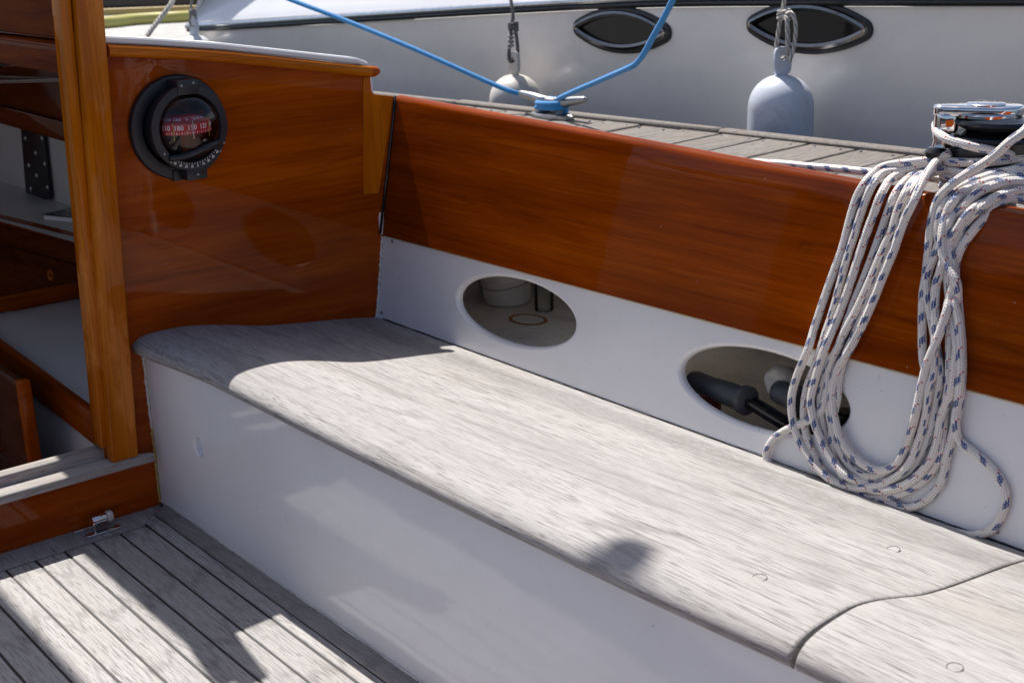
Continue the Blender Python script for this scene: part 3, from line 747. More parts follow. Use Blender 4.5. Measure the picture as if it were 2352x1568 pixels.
g0 = P(1782, 895, 1, .62); g1 = P(1850, 925, 1, .615); e1 = P(1945, 968, 1, .605)
handle('winch handle lying behind the hanging rope in the second oval', g0, g1, e1, .020)
c = P(1800, 882, 1, .64)
t_ = bmesh.new(); bmesh.ops.create_icosphere(t_, subdivisions=4, radius=.030)
for v in t_.verts:
    n_ = noise.noise(v.co*38)*.006 + noise.noise(v.co*90)*.002; v.co = v.co*(1 + n_/.030); v.co.x *= 1.0; v.co.z *= 1.0
    v.co += c
tag(from_bm('canvas_pouch', t_, M['canvas'], None, True), 'crumpled beige canvas pouch behind the handles in the second oval', 'pouch')
c = P(1625, 922, 1, .62); tag(box('red_float', c.x-.018, c.x+.018, c.y-.012, c.y+.02, c.z-.02, c.z+.012, M['redp'], None, .008, 3), 'small dull red plastic float under the charcoal grip', 'float')

# --- varnished coaming: leans outboard, rounded top
def cty(x): return .604
def ctz(x): return .7345 - .0245*x if x < .7 else .7173 - .0310*(x-.7) + .006*(x-.7)**2
bm = bmesh.new(); rings = []
nx = 60
for i in range(nx+1):
    x = .0008 + 2.7*i/nx; zt = ctz(x) if x < 2 else ctz(2) - .02*(x-2); zb = .4485 + .008*x
    yb = fpan(zb) - .0035; yt = .604; lean = (yt-yb)/(.733-.449)
    nxy = Vector((lean, -1)).normalized()  # inboard normal in (z?,y) handled simply
    th = .026; r = .011
    pr = [(yb, zb)]
    for k in range(1, 6): z = zb + (zt-r-zb)*k/6; pr.append((yb + (z-zb)*lean, z))
    for k in range(0, 7):
        q = k/6*PI/2; pr.append((yb + (zt-r-zb)*lean + r - r*math.cos(q) + .002*math.sin(q), zt - r + r*math.sin(q)))
    yy = pr[-1][0]
    for k in range(0, 5):
        q = k/4*PI/2; pr.append((yy + th - 2*r + r*math.sin(q) + r*.0, zt - r + r*math.cos(q)))
    pr.append((yb + th + .004, zb)); rings.append([bm.verts.new((x, y, z)) for y, z in pr])
for a_, b_ in zip(rings, rings[1:]):
    for j in range(len(a_)): bm.faces.new((a_[j], b_[j], b_[(j+1) % len(a_)], a_[(j+1) % len(a_)]))
bm.faces.new(rings[0]); bm.faces.new(rings[-1][::-1])
co_ = from_bm('coaming', bm, M['coam'], sb, 'auto'); tag(co_, 'long glossy varnished coaming board above the white oval panel')
def ycoam(x, z): zb = .4485 + .008*x; yb = fpan(zb)-.0035; return yb + (z-zb)*(.604-(fpan(.449)-.0035))/(.733-.449)
M['wplug'] = varnish('darker wood plug', 0, *W2)
for cx, cz in ((1.09, .60), (1.52, .56)):
    plug(Vector((cx, ycoam(cx, cz)-.0001, cz)), (0, -1, .17), co_, M['wplug'], .009, ring=M['wplug'])
# pale edge strip under the coaming
mesh('edge_strip', [v for i in range(28) for v in ((.003+i*.1, fpan(.4475+.008*.1*i)-.0045, .4478+.008*.1*i), (.003+i*.1, fpan(.4475)-.0005, .4455+.008*.1*i))], [(2*i, 2*i+1, 2*i+3, 2*i+2) for i in range(27)], M['sealy'], sb)

# --- bulkhead with companionway
def camber(y): # underside line of the white cap / top of the rail
    pts = [(-.8, .955), (-.5, .935), (-.2, .908), (-.005, .886), (.084, .8755), (.212, .858), (.348, .8345), (.45, .8165), (.547, .800), (.60, .790)]
    for (a0, z0), (a1, z1) in zip(pts, pts[1:]):
        if y <= a1: return z0 + (z1-z0)*(y-a0)/(a1-a0)
    return pts[-1][1]
ob = [(-.02, camber(-.02)-.012)]
for k in range(1, 21): y = -.02 + (.545+.02)*k/20; ob.append((y, camber(y)-.012))
ob += [(.5455, .748), (.549, .742), (.556, .7395), (.612, .7315), (.612, .0), (-.0, .0), (-1.0, .0), (-1.0, .105), (-.10, .105), (-.10, .12), (-.075, .4), (-.05, .8)]
bmh = prism_bm(ob, 0, -.022, 0, 0); bmesh.ops.triangulate(bmh, faces=[f for f in bmh.faces if len(f.verts) > 4], ngon_method='EAR_CLIP')
bh = from_bm('bulkhead', bmh, M['bulk'], sb, False); tag(bh, 'glossy varnished bulkhead carrying the compass')
prism('port_bulkhead', [(-1.0, .105), (-.76, .105), (-.78, camber(-.8)-.01), (-1.0, camber(-.8)-.02)], 0, -.022, 0, M['bulk'], sb, .001)
prism('corner_post', [(.528, camber(.53)-.023), (.5445, camber(.545)-.023), (.5455, .750), (.550, .744), (.557, .7415), (.599, .7335), (.5485, .538), (.511, .542)], 0, .0004, .0022, M['corner'], sb, .0006, 1)
# black rubber seal between post and coaming
tubes('rubber_seal', [[Vector((.004, .601, .7345)), Vector((.005, .5935, .69)), Vector((.005, .5745, .60)), Vector((.005, .5435, .452))]], .0028, M['blackg'], sb, 8)
# sealant beads
def bead(name, a, b, r, mat, n=60):
    pts = [a.lerp(b, k/n) + Vector((random.uniform(0, .001), random.uniform(-.0008, .0008), 0)) for k in range(n+1)]
    return tubes(name, [pts], lambda s: r*(.6 + .8*abs(noise.noise(Vector((s*24, r*900, 0))))*1.6), mat, sb, 7)
bead('sealant_bead', Vector((.001, -.0035, .005)), Vector((.001, -.0035, .16)), .0030, M['sealy'])
bead('sealant_bead', Vector((.001, -.0035, .16)), Vector((.001, -.0035, .312)), .0030, M['seal'])
bead('sealant_bead', Vector((.001, fpan(.277)-.003, .277)), Vector((.001, fpan(.445)-.003, .445)), .0026, M['seal'])
bead('sealant_bead', Vector((.004, -.0025, .0105)), Vector((1.2, -.0025, .0105)), .0016, M['seal'], 260)
bead('sealant_bead', Vector((.02, .5272, .2730)), Vector((2.6, .5272, .2730)), .0014, M['caulk'], 300)
# cap rail: half round following the camber
def sweep(name, prof, ys, mat, parent, zf, x0=0.):
    bm = bmesh.new(); rings = [[bm.verts.new((x0+px_, y, zf(y)+pz)) for px_, pz in prof] for y in ys]
    for a_, b_ in zip(rings, rings[1:]):
        for j in range(len(prof)): bm.faces.new((a_[j], b_[j], b_[(j+1) % len(prof)], a_[(j+1) % len(prof)]))
    bm.faces.new(rings[0]); bm.faces.new(rings[-1][::-1]); return from_bm(name, bm, mat, parent, 'auto')
pr = [(.0005, -.022)] + [(.012+.010*math.sin(q), -.011-.0108*math.cos(q)) for q in [k/8*PI for k in range(9)]] + [(.0005, 0)]
ys = [-.006 + .545*k/24 for k in range(25)]
cr = sweep('cap_rail', pr, ys, M['rail'], sb, camber)
kn = bmesh.new(); bmesh.ops.create_uvsphere(kn, u_segments=20, v_segments=12, radius=1)
bmesh.ops.transform(kn, matrix=Matrix.Translation((.009, .545, camber(.545)-.011)) @ Matrix.Diagonal((.0135, .019, .0112, 1)), verts=kn.verts)
from_bm('rail_end', kn, M['bulk'], cr, True)
pr = [(-.03, .001), (.008, .001), (.0105, .0035), (.0105, .0105), (.008, .0135), (-.03, .0145)]
ys = [-.01 + .545*k/24 for k in range(25)]
sweep('white_capping', pr, ys, M['roof'], sb, lambda y: camber(y) - (.006 if y > .533 else 0))
# coachroof sloping away forward
V = []; Fc = []; ny = 24
for i in range(5):
    x = -.03 - i*.9
    for k in range(ny+1): y = 0.0 + .56*k/ny; V.append((x, y, camber(y)+.014 - .085*(-x)))
for i in range(4):
    for k in range(ny): a_ = i*(ny+1)+k; Fc.append((a_, a_+1, a_+ny+2, a_+ny+1))
mesh('coachroof', V, Fc, M['roof'], sb, True)
box('cabin_side', -3.6, -.023, .545, .565, .45, .78, M['roof'], sb, .003, 2, Matrix.Translation((0, .56, .79)) @ Matrix.Rotation(math.radians(-4.5), 4, 'Y') @ Matrix.Translation((0, -.56, -.79)))
V = [(-3.6, -.85, 1.0), (-.62, -.85, 1.0), (-.62, .0, .93), (-3.6, .0, .70)]
mesh('hatch_roof', V, [(0, 1, 2, 3)], M['roof'], sb)
box('hatch_roof', -.62, -.0, -1.0, -.79, .94, .97, M['roof'], sb, .004)
# side deck and topsides outside the coaming
def holed(name, x0, x1, y0, y1, hx0, hx1, hy0, hy1, z, mat):
    v = [(x0, y0), (x1, y0), (x1, y1), (x0, y1), (hx0, hy0), (hx1, hy0), (hx1, hy1), (hx0, hy1)]
    return mesh(name, [(a, b, z) for a, b in v], [(0, 1, 5, 4), (1, 2, 6, 5), (2, 3, 7, 6), (3, 0, 4, 7)], mat, sb)
holed('side_deck', -3.6, 3., .612, .98, .265, .375, .70, .90, .585, M['teakd'])  # unseen opening added to let sun into the locker
holed('locker_ceiling', .0, 2.7, .575, .96, .29, .405, .695, .895, .54, M['lockin'])  # same added opening carried through the ceiling
box('topsides', -3.6, 3., .97, 1.0, -.4, .60, M['roof'], sb, .006)

# companionway posts (lean slightly), grooved
prism('companionway_post', [(-.0990, .1235), (-.0465, .1235), (-.003, 1.12), (-.050, 1.12)], 0, .0005, .030, M['post'], sb, .004, 3)
prism('post_strip', [(-.1090, .150), (-.0925, .150), (-.0535, 1.11), (-.074, 1.11)], 0, -.03, .012, M['post'], sb, .003, 3)
prism('post_groove', [(-.094, .150), (-.088, .150), (-.049, 1.11), (-.055, 1.11)], 0, -.02, .006, M['cabd'], sb, .0)
# sill: stepped bare teak
sl = [(.033, .106), (.033, .120), (.030, .1235), (-.006, .1245), (-.007, .141), (-.010, .144), (-.030, .1455), (-.034, .142), (-.034, .095), (-.0005, .095), (-.0005, .106)]
bm = bmesh.new(); A_ = [bm.verts.new((x, -1.0, z)) for x, z in sl]; B_ = [bm.verts.new((x, -.0165 if x > 0 else -.095, z)) for x, z in sl]
bm.faces.new(A_); bm.faces.new(B_[::-1])
for i in range(len(sl)): bm.faces.new((A_[i], B_[i], B_[(i+1) % len(sl)], A_[(i+1) % len(sl)]))
bmesh.ops.recalc_face_normals(bm, faces=bm.faces)
bmesh.ops.bevel(bm, geom=[e for e in bm.edges], offset=.0012, segments=1, affect='EDGES')
from_bm('sill', bm, M['teaky'], sb, 'auto')
# hatch side rail (the boards at the top left) and its lower trim
prism('hatch_rail', [(-1.9, .89), (-.005, .895), (-.005, 1.05), (-.03, 1.10), (-.07, 1.12), (-1.9, 1.04)], 1, -.056, -.008, M['cabx'], sb, .004, 2)
prism('hatch_trim', [(-1.9, .835), (-.005, .838), (-.005, .889), (-1.9, .886)], 1, -.080, -.008, M['cabx'], sb, .004, 2)
# boom with furled sail, and unseen discs added to cast the soft seat shadow
bm = bmesh.new(); bmesh.ops.create_cone(bm, cap_ends=True, segments=28, radius1=.13, radius2=.09, depth=3.4)
for v in bm.verts: v.co.x *= 1
bmesh.ops.transform(bm, matrix=Matrix.Translation((-.4, -.20, 2.1)) @ Matrix.Rotation(math.radians(90), 4, 'Y'), verts=bm.verts)
from_bm('furled_sail', bm, M['sail'], sb, 'auto')
disc_c = Vector((1.266, .057, .345)) + Vector((-.6, .130, 1))*2.9
lathe('shadow_disc', [(0, -.014), (.030, -.014), (.036, -.01), (.036, .01), (.030, .014), (0, .014)], disc_c, (.3, .2, 1), M['black'], sb, 24)
lathe('shadow_tail_disc', [(0, -.010), (.017, -.010), (.017, .010), (0, .010)], disc_c + Vector((-.034, -.030, .0)), (.3, .2, 1), M['black'], sb, 20)  # smaller added disc draws the cast shadow out into a tail
tubes('topping_lift', [[disc_c + Vector((0, 0, .04)), Vector((disc_c.x-.9, -.1, 7))]], .004, M['steel'], sb, 6)
# port side of the cockpit (behind the camera's back, seen in the gloss)
box('port_seat_front', .0, 2.7, -1.03, -1.0, .0, .31, M['white'], sb, .002)
box('port_seat', .0, 2.7, -1.5, -.985, .312, .345, M['teakx'], sb, .01)
box('port_coaming', .0, 2.7, -1.55, -1.52, .3, .42, M['coam'], sb, .01)
box('transom', 2.7, 2.74, -1.55, .7, -.02, .75, M['coam'], sb, .01)
prism('port_bulkhead', [(-1.55, .0), (-1.0, .0), (-1.0, .90), (-1.55, .78)], 0, -.022, 0, M['bulk'], sb, .001)

# ------------------------------------------------------------------ inside the cabin
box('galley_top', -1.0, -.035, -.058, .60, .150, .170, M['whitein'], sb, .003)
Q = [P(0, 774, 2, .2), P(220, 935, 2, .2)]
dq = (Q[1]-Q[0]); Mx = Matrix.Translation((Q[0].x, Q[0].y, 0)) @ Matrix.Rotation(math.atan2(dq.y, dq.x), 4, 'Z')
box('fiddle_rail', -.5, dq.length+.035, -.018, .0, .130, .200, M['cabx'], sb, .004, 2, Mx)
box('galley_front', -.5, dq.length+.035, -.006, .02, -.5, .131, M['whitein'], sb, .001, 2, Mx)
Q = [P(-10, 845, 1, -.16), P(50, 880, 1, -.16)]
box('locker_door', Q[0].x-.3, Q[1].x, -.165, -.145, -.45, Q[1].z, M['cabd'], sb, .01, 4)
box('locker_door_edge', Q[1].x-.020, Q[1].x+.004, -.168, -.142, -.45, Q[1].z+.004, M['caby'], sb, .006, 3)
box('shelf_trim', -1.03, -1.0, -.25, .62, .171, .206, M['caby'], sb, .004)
D0, D1 = P(0, 500, 2, .329), P(180, 545, 2, .329); dd = (D0-D1).normalized()
def dpt(s, z): v = D1 + dd*s; return Vector((v.x, v.y, z))
def dface(name, s0, s1, z0, z1, mat, off=0., th=.02, bev=.002):
    n_ = Vector((dd.y, -dd.x, 0)); n_ = n_ if n_.y < 0 else -n_
    bm = bmesh.new(); vs = []
    for s_ in (s0, s1):
        for z in (z0, z1):
            for o_ in (off, off-th): vs.append(bm.verts.new(dpt(s_, z) + n_*o_))
    for f in ((0, 1, 3, 2), (4, 6, 7, 5), (0, 4, 5, 1), (2, 3, 7, 6), (0, 2, 6, 4), (1, 5, 7, 3)): bm.faces.new([vs[i] for i in f])
    bmesh.ops.recalc_face_normals(bm, faces=bm.faces); bmesh.ops.bevel(bm, geom=bm.edges[:], offset=bev, segments=2, affect='EDGES')
    return from_bm(name, bm, mat, sb, 'auto')
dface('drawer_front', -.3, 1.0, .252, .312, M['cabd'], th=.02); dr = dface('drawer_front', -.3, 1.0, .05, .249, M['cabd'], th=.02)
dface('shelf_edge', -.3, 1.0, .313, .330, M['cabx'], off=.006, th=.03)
c = P(118, 632, 1, .24); nn = Vector((dd.y, -dd.x, 0)); nn = nn if nn.y < 0 else -nn
# where the ray meets the drawer plane
r = ray(118, 632); tt_ = ((D1 - CAM_C).dot(nn)) / r.dot(nn); c = CAM_C + r*tt_
bm = bmesh.new(); lathe_bm(bm, [(.006, -.003), (.007, .003), (.012, .006), (.0145, .004), (.015, .0)], c, nn, 28); from_bm('finger_pull', bm, M['rail'], dr, 'auto')
# shelf and books
mesh('shelf', [D1 + Vector((.3, -.0, 0)), dpt(1.2, .329), dpt(1.2, .329) + Vector((0, .40, 0)), D1 + Vector((.3, .143, 0))], [(0, 1, 2, 3)], M['whitein'], sb)
r = ray(100, 492); B0 = CAM_C + r*((.345-CAM_C.z)/r.z)
t = thing('magazine_pile', 'small pile of green and blue magazines on the cabin shelf', 'magazines', (B0.x+.12, B0.y+.08, .330))
Mx = Matrix.Translation((B0.x, B0.y, 0)) @ Matrix.Rotation(math.radians(22), 4, 'Z')
mt = NT('magazine cover'); mt.p(Base_Color=mt.ramp(mt.noise(mt.co((14, 40, 10)), 1, 3, .6), [(.4, (.02, .03, .06)), (.5, (.03, .10, .04)), (.58, (.25, .27, .26)), (.66, (.04, .09, .03))], 'CONSTANT'), Roughness=.3)
box('pages', 0, .26, -.001, .20, .330, .3425, M['gel'], t, .001, 1, Mx); box('cover', -.001, .261, -.002, .201, .343, .345, mt.m, t, .0005, 1, Mx)
# hull side, carlin and bracket
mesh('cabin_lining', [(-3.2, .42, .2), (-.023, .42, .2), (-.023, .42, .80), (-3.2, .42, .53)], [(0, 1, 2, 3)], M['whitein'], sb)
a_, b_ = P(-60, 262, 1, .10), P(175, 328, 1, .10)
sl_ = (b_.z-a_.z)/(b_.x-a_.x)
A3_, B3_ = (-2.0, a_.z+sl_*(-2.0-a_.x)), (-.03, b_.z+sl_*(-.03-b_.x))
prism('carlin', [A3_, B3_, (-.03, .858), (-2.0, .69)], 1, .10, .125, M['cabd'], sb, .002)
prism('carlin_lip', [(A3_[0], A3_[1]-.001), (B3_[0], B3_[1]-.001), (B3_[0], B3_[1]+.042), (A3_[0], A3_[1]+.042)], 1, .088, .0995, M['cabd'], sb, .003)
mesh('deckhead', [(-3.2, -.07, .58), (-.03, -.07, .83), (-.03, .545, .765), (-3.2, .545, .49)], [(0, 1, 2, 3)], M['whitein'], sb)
cor = [P(52, 285, 1, .412), P(104, 300, 1, .412), P(121, 456, 1, .412), P(66, 463, 1, .412)]
bk = prism('metal_bracket', [(v.x, v.z) for v in cor], 1, .404, .412, M['black'], sb, .003)
for px, py in ((58, 318), (96, 318), (82, 352), (66, 380), (103, 377), (84, 404), (71, 435), (109, 431)):
    v = P(px, py, 1, .404); lathe('screw', [(.0, .004), (.005, .003), (.0085, 0)], (v.x, .4038, v.z), (0, -1, 0), M['steel'], bk, 12)
box('cabin_floor', -3.2, -.03, -1.0, .6, -.52, -.5, M['teakd'], sb, 0)
box('cabin_forward_wall', -3.25, -3.2, -1.2, .6, -.5, .9, M['caby'], sb, 0)
box('cabin_port_lining', -3.2, -.03, -1.2, -1.15, -.5, .95, M['whitein'], sb, 0)

# ------------------------------------------------------------------ compass
CC = Vector((0, .1155, .7255))
cp = thing('compass', 'round black bulkhead compass with red numbered card behind a clear dome', 'compass', tuple(CC))
X = Vector((1, 0, 0))
bm = bmesh.new(); lathe_bm(bm, [(.060, .0), (.094, .0), (.0965, .002), (.0965, .008), (.094, .0115), (.082, .013), (.074, .0125), (.0725, .010)], CC, X, 72); from_bm('flange', bm, M['black'], cp, 'auto')
BC = CC + Vector((0, .002, .004)); AXB = Vector((1, .05, -.03)).normalized()
bm = bmesh.new(); lathe_bm(bm, [(.071, .002), (.0745, .030), (.0775, .036), (.0785, .041), (.0770, .045), (.0635, .0465), (.0610, .044), (.0600, .038), (.0585, .0)], BC, AXB, 72); bz = from_bm('bezel', bm, M['black'], cp, 'auto')
bm = bmesh.new(); lathe_bm(bm, [(.060, .002), (.0, .0)], BC, AXB, 48); from_bm('bowl', bm, M['blackg'], cp, 'auto')
DC = BC + AXB*.008
bm = bmesh.new(); lathe_bm(bm, [(.0595*math.cos(q), .031 + .036*math.sin(q)) for q in [k/14*PI/2 for k in range(15)]], DC, AXB, 64); from_bm('dome', bm, M['glass'], cp, True)
# card: cylindrical band with sloping top
KC = Vector((DC.x + .004, DC.y, CC.z+.006)); KR = .0535
bm = bmesh.new(); lathe_bm(bm, [(KR, -.013), (KR, .007), (KR-.026, .0175), (KR-.030, .018), (0, .018)], KC, (0, 0, 1), 72)
kd = from_bm('card', bm, M['card'], cp, 'auto')
# lettering mapped on the band
def text_mesh(txt, size):
    cu = bpy.data.curves.new('t', 'FONT'); cu.body = txt; cu.size = size; cu.align_x = 'CENTER'; cu.align_y = 'CENTER'; cu.resolution_u = 2; cu.offset = size*.02
    ob_ = bpy.data.objects.new('t', cu); COL.objects.link(ob_); bpy.context.view_layer.update()
    me = bpy.data.meshes.new_from_object(ob_); vs = [v.co.copy() for v in me.vertices]; fs = [tuple(p.vertices) for p in me.polygons]
    bpy.data.objects.remove(ob_); bpy.data.curves.remove(cu); bpy.data.meshes.remove(me); return vs, fs
V, Fc = [], []
def addm(vs, fs, fn):
    b = len(V); V.extend(fn(v) for v in vs); Fc.extend(tuple(i+b for i in f) for f in fs)
def on_band(a0, z0): # +x faces us; text runs towards +y
    return lambda v: KC + Vector((math.cos(a0 + v.x/KR)*(KR+.0006), math.sin(a0 + v.x/KR)*(KR+.0006), z0 + v.y))
def on_cone(a0):
    def f(v):
        s_ = .5 + v.y/.026; rr = KR - .0005 - .026*s_; return KC + Vector((math.cos(a0 + v.x/KR*1.3)*rr, math.sin(a0 + v.x/KR*1.3)*rr, .007 + .0105*s_ + .0008))
    return f
viewa = math.atan2(CAM_C.y-KC.y, CAM_C.x-KC.x)
for i, tx in enumerate(['270', '240', '210', '180', '150', '120', '90', '60']):
    vs, fs = text_mesh(tx, .0122); addm(vs, fs, on_band(viewa + (i-3)*math.radians(26) - .10, -.0005))
for i, tx in enumerate(['90', '120', '150', 'S', '210', '240']):
    vs, fs = text_mesh(tx, .0100); addm(vs, fs, on_cone(viewa + (i-2.4)*math.radians(26)))
def tick(fn, w_, h_, y0): addm([Vector((-w_, y0-h_, 0)), Vector((w_, y0-h_, 0)), Vector((w_, y0+h_, 0)), Vector((-w_, y0+h_, 0))], [(0, 1, 2, 3)], fn)
for k in range(-16, 17):
    a0 = viewa + math.radians(k*5.0); tick(on_band(a0, -.0095), .00055, .0022 if k % 2 == 0 else .0007, 0); tick(on_cone(a0), .0006, .0012 if k % 2 == 0 else .0005, .0065)
mesh('card_lettering', V, Fc, M['wtext'], kd)
V, Fc = [], []
def on_bezel(): # lower heel scale on the bezel face
    ay = Vector((0, 1, 0)); ay = (ay - AXB*ay.dot(AXB)).normalized(); az = AXB.cross(ay)
    return ay, az
ay, az = on_bezel()
if az.z < 0: az = -az
for i, tx in enumerate(['40', '30', '20', '10', '0', '10', '20', '30', '40']):
    q = math.radians(-(i-4)*9.6) - PI/2 + .10
    q = -PI/2 + math.radians((i-4)*9.6 + 6)
    vs, fs = text_mesh(tx, .0058); cq, sq = math.cos(q+PI/2), math.sin(q+PI/2)
    def fn(v, q=q, cq=cq, sq=sq):
        rr = .0715; u_x = v.x*cq - v.y*sq; u_y = v.x*sq + v.y*cq
        return BC + AXB*.0470 + ay*(rr*math.cos(q)+u_x) + az*(rr*math.sin(q)+u_y)
    addm(vs, fs, fn)
for i in range(17):
    q = -PI/2 + math.radians((i-8)*4.8 + 6); h_ = .0032 if i % 2 == 0 else .0018
    d_ = ay*math.cos(q) + az*math.sin(q); s_ = -ay*math.sin(q) + az*math.cos(q); o_ = BC + AXB*.0473
    addm([0, 1, 2, 3], [(0, 1, 2, 3)], lambda k: o_ + d_*(.0655 + (h_ if k in (1, 2) else -h_*.3)) + s_*(.0004 if k > 1 else -.0004))
mesh('heel_scale', V, Fc, M['wtext'], bz)
# lubber lines
def lub(a0, z0, z1, mat, r=KR+.004, w=.0006): return tubes('lubber_line', [[KC + Vector((math.cos(a0)*r, math.sin(a0)*r, z0)), KC + Vector((math.cos(a0)*r, math.sin(a0)*r, z1))]], w, mat, cp, 6)
lub(viewa+.36, -.020, .013, M['wtext'], w=.0007); lub(viewa-.26, -.024, .010, M['yline']); lub(viewa+1.0, -.02, .012, M['yline']); lub(viewa-1.05, -.022, .026, M['wtext'], w=.0009)
# bowed cross bar in front of the lower dome
f0 = lambda y, z, d: BC + AXB*d + ay*y + az*z
tubes('cross_bar', [resample(catmull([f0(-.047, -.050, .046), f0(-.030, -.048, .058), f0(-.008, -.042, .067), f0(.012, -.035, .071), f0(.034, -.032, .066), f0(.058, -.033, .047)], 6), .004)], .0066, M['black'], cp, 8)
V2 = []
def tab(y0, y1, z0, z1, d0, d1):
    bm = bmesh.new(); Mx = Matrix(((AXB.x, ay.x, az.x, BC.x), (AXB.y, ay.y, az.y, BC.y), (AXB.z, ay.z, az.z, BC.z), (0, 0, 0, 1)))
    bm_box(bm, d0, d1, y0, y1, z0, z1, .002, 2, Mx); return from_bm('tab', bm, M['black'], cp, 'auto')
tab(-.020, .022, .060, .086, .010, .048); tab(-.012, .030, -.098, -.076, .004, .040); tab(-.028, -.010, -.100, -.080, .0, .018)
for y, z, d in ((-.012, .077, .0485), (.012, .080, .0485), (.010, -.088, .0405), (.066, -.036, .0470), (.057, -.050, .0470), (-.058, -.040, .0485), (-.046, -.056, .047)):
    lathe('screw', [(0, .0012), (.0018, .001), (.0026, 0)], f0(y, z, d), AXB, M['steel'], cp, 12)

# ------------------------------------------------------------------ latch on the sole
ltc = P(225, 1213, 2, .0)
lt = thing('barrel_latch', 'small chromed barrel latch on the cockpit floor below the sill', 'latch', (ltc.x, ltc.y, 0))
Lc = Vector((.026, -.140, 0))
def plate(name, c, lx, ly, ang_, th):
    bm = bmesh.new(); n = 10; pts = []
    for sgn in (1, -1):
        for k in range(n+1):
            q = -PI/2 + PI*k/n; pts.append((sgn*(lx + ly*math.cos(q)), sgn*ly*math.sin(q)))
    pb = prism_bm(pts, 2, 0, th, .0008, 1); bmesh.ops.transform(pb, matrix=Matrix.Translation(c) @ Matrix.Rotation(ang_, 4, 'Z'), verts=pb.verts)
    return from_bm(name, pb, M['chrome'], lt, 'auto')
yd = math.radians(90)
plate('foot_plate', Vector((.044, -.138, .0012)), .028, .0075, yd, .003); plate('back_plate', Vector((.008, -.160, .0012)), .018, .0065, yd, .003)
box('lug', .020, .048, -.157, -.1525, .003, .026, M['chrome'], lt, .002)
lathe('barrel', [(0, 0), (.009, 0), (.0095, .002), (.0095, .026), (.009, .028), (0, .028)], (.024, -.151, .020), (0, 1, 0), M['chrome'], lt, 24)
lathe('end_cap', [(.008, 0), (.0105, .001), (.0108, .008), (.0095, .011), (0, .0115)], (.024, -.122, .020), (0, 1, 0), M['fendw'], lt, 20)

# ------------------------------------------------------------------ sheet winch
WC = Vector((1.293, .700, 0)); WJ = WC + Vector((.0163, .0098, 0))
wn_ = thing('sheet_winch', 'black and chrome self tailing winch behind the coaming wound with rope', 'winch', (WC.x, WC.y, .62))
lathe('base', [(0, .60), (.066, .60), (.068, .625), (.060, .64), (.050, .66)], WC, (0, 0, 1), M['black'], wn_, 48)
lathe('drum', [(.056, .64), (.052, .665), (.046, .69), (.044, .70), (.044, .745), (.046, .755)], WC, (0, 0, 1), plain('grey anodised drum', (.06, .062, .07), .4, .6), wn_, 56)
lathe('lower_jaw', [(.040, .748), (.046, .750), (.047, .764), (.058, .766), (.060, .769), (.059, .772), (.046, .777), (.040, .778)], WJ, (0, 0, 1), M['blackg'], wn_, 56)
lathe('upper_jaw', [(.040, .778), (.047, .780), (.060, .787), (.062, .790), (.060, .794), (.045, .797), (0, .797)], WJ, (0, 0, 1), M['blackg'], wn_, 56)
lathe('cap', [(0, .8150), (.024, .8150), (.026, .8135), (.026, .811), (.022, .810)], WC, (0, 0, 1), M['chrome'], wn_, 40)
lathe('socket_ring', [(.044, .7975), (.044, .801), (.036, .803)], WC, (0, 0, 1), M['chrome'], wn_, 48)
bm = bmesh.new()
vdir = (P(2170, 270, 2, .78) - P(2262, 270, 2, .78)); vdir.z = 0; vdir.normalize()   # towards the picture's left
Ma = Matrix.Translation((WC.x, WC.y, 0)) @ Matrix.Rotation(math.atan2(vdir.y, vdir.x), 4, 'Z')
t_ = bmesh.new(); n = 16
ola = []
for k in range(n+1): q = PI/2 + PI*k/n; ola.append((-.018 + .032*math.cos(q), .032*math.sin(q)))
ola += [(.040, -.022)] + [(.056 + .014*math.cos(-PI/2 + PI*k/8), .016*math.sin(-PI/2 + PI*k/8)) for k in range(9)] + [(.040, .022)]
pb = prism_bm(ola, 2, .7975, .8120, .004, 3); merge(bm, pb)
from_arm = prism_bm([(.034, -.0), (.038, -.019), (.058, -.019), (.068, -.008), (.068, .008), (.058, .019), (.038, .019)], 2, .775, .8035, .005, 3); merge(bm, from_arm)
bmesh.ops.transform(bm, matrix=Ma, verts=bm.verts)
from_bm('feeder_arm', bm, M['chrome'], wn_, 'auto')
lathe('roller', [(0, .752), (.013, .753), (.011, .762), (.013, .776)], Ma @ Vector((.056, 0, 0)), (0, 0, 1), M['brushed'], wn_, 20)
lathe('stripper_knob', [(0, .735), (.012, .736), (.016, .741), (.016, .748), (.011, .754), (.0, .756)], Ma @ Vector((.062, .006, 0)), (0, 0, 1), M['blackg'], wn_, 24)
box('stripper_arm', .02, .066, -.012, .012, .741, .749, M['black'], wn_, .003, 2, Ma)

# ------------------------------------------------------------------ the rope: wraps, hanging coil and tail
c2 = lambda x, y: (1722.7 + x/3.0333, 287.1 + y/3.0333)
c6 = lambda x, y: (1665.2 + x/2.4826, 689.1 + y/2.4826)
cz = lambda x, y: (2067.2 + x/4.965, 201 + y/4.965)
def face(x, z):
    if z > .449: return ycoam(x, min(z, .735))
    return fpan(z)
def onf(p, off):
    """a point hanging `off` in front of the coaming / panel"""
    y = .55
    for _ in range(14):
        q = P(p[0], p[1], 1, y); y = .5*y + .5*(face(q.x, q.z) - off)
    return P(p[0], p[1], 1, y)
RR = .0061
def strand(items, step=.0035):
    pts = []
    for it in items:
        f, x, y, m = it; px = f(x, y)
        pts.append(onf(px, m[1]) if isinstance(m, tuple) else P(px[0], px[1], 1, m))
    return resample(catmull(pts, 8), step)
def S(f, lst, m): return [(f, x, y, m) for x, y in lst]
o = lambda k: ('f', k)
A1 = .0062; A2 = .0130; A3 = .0190
paths = []
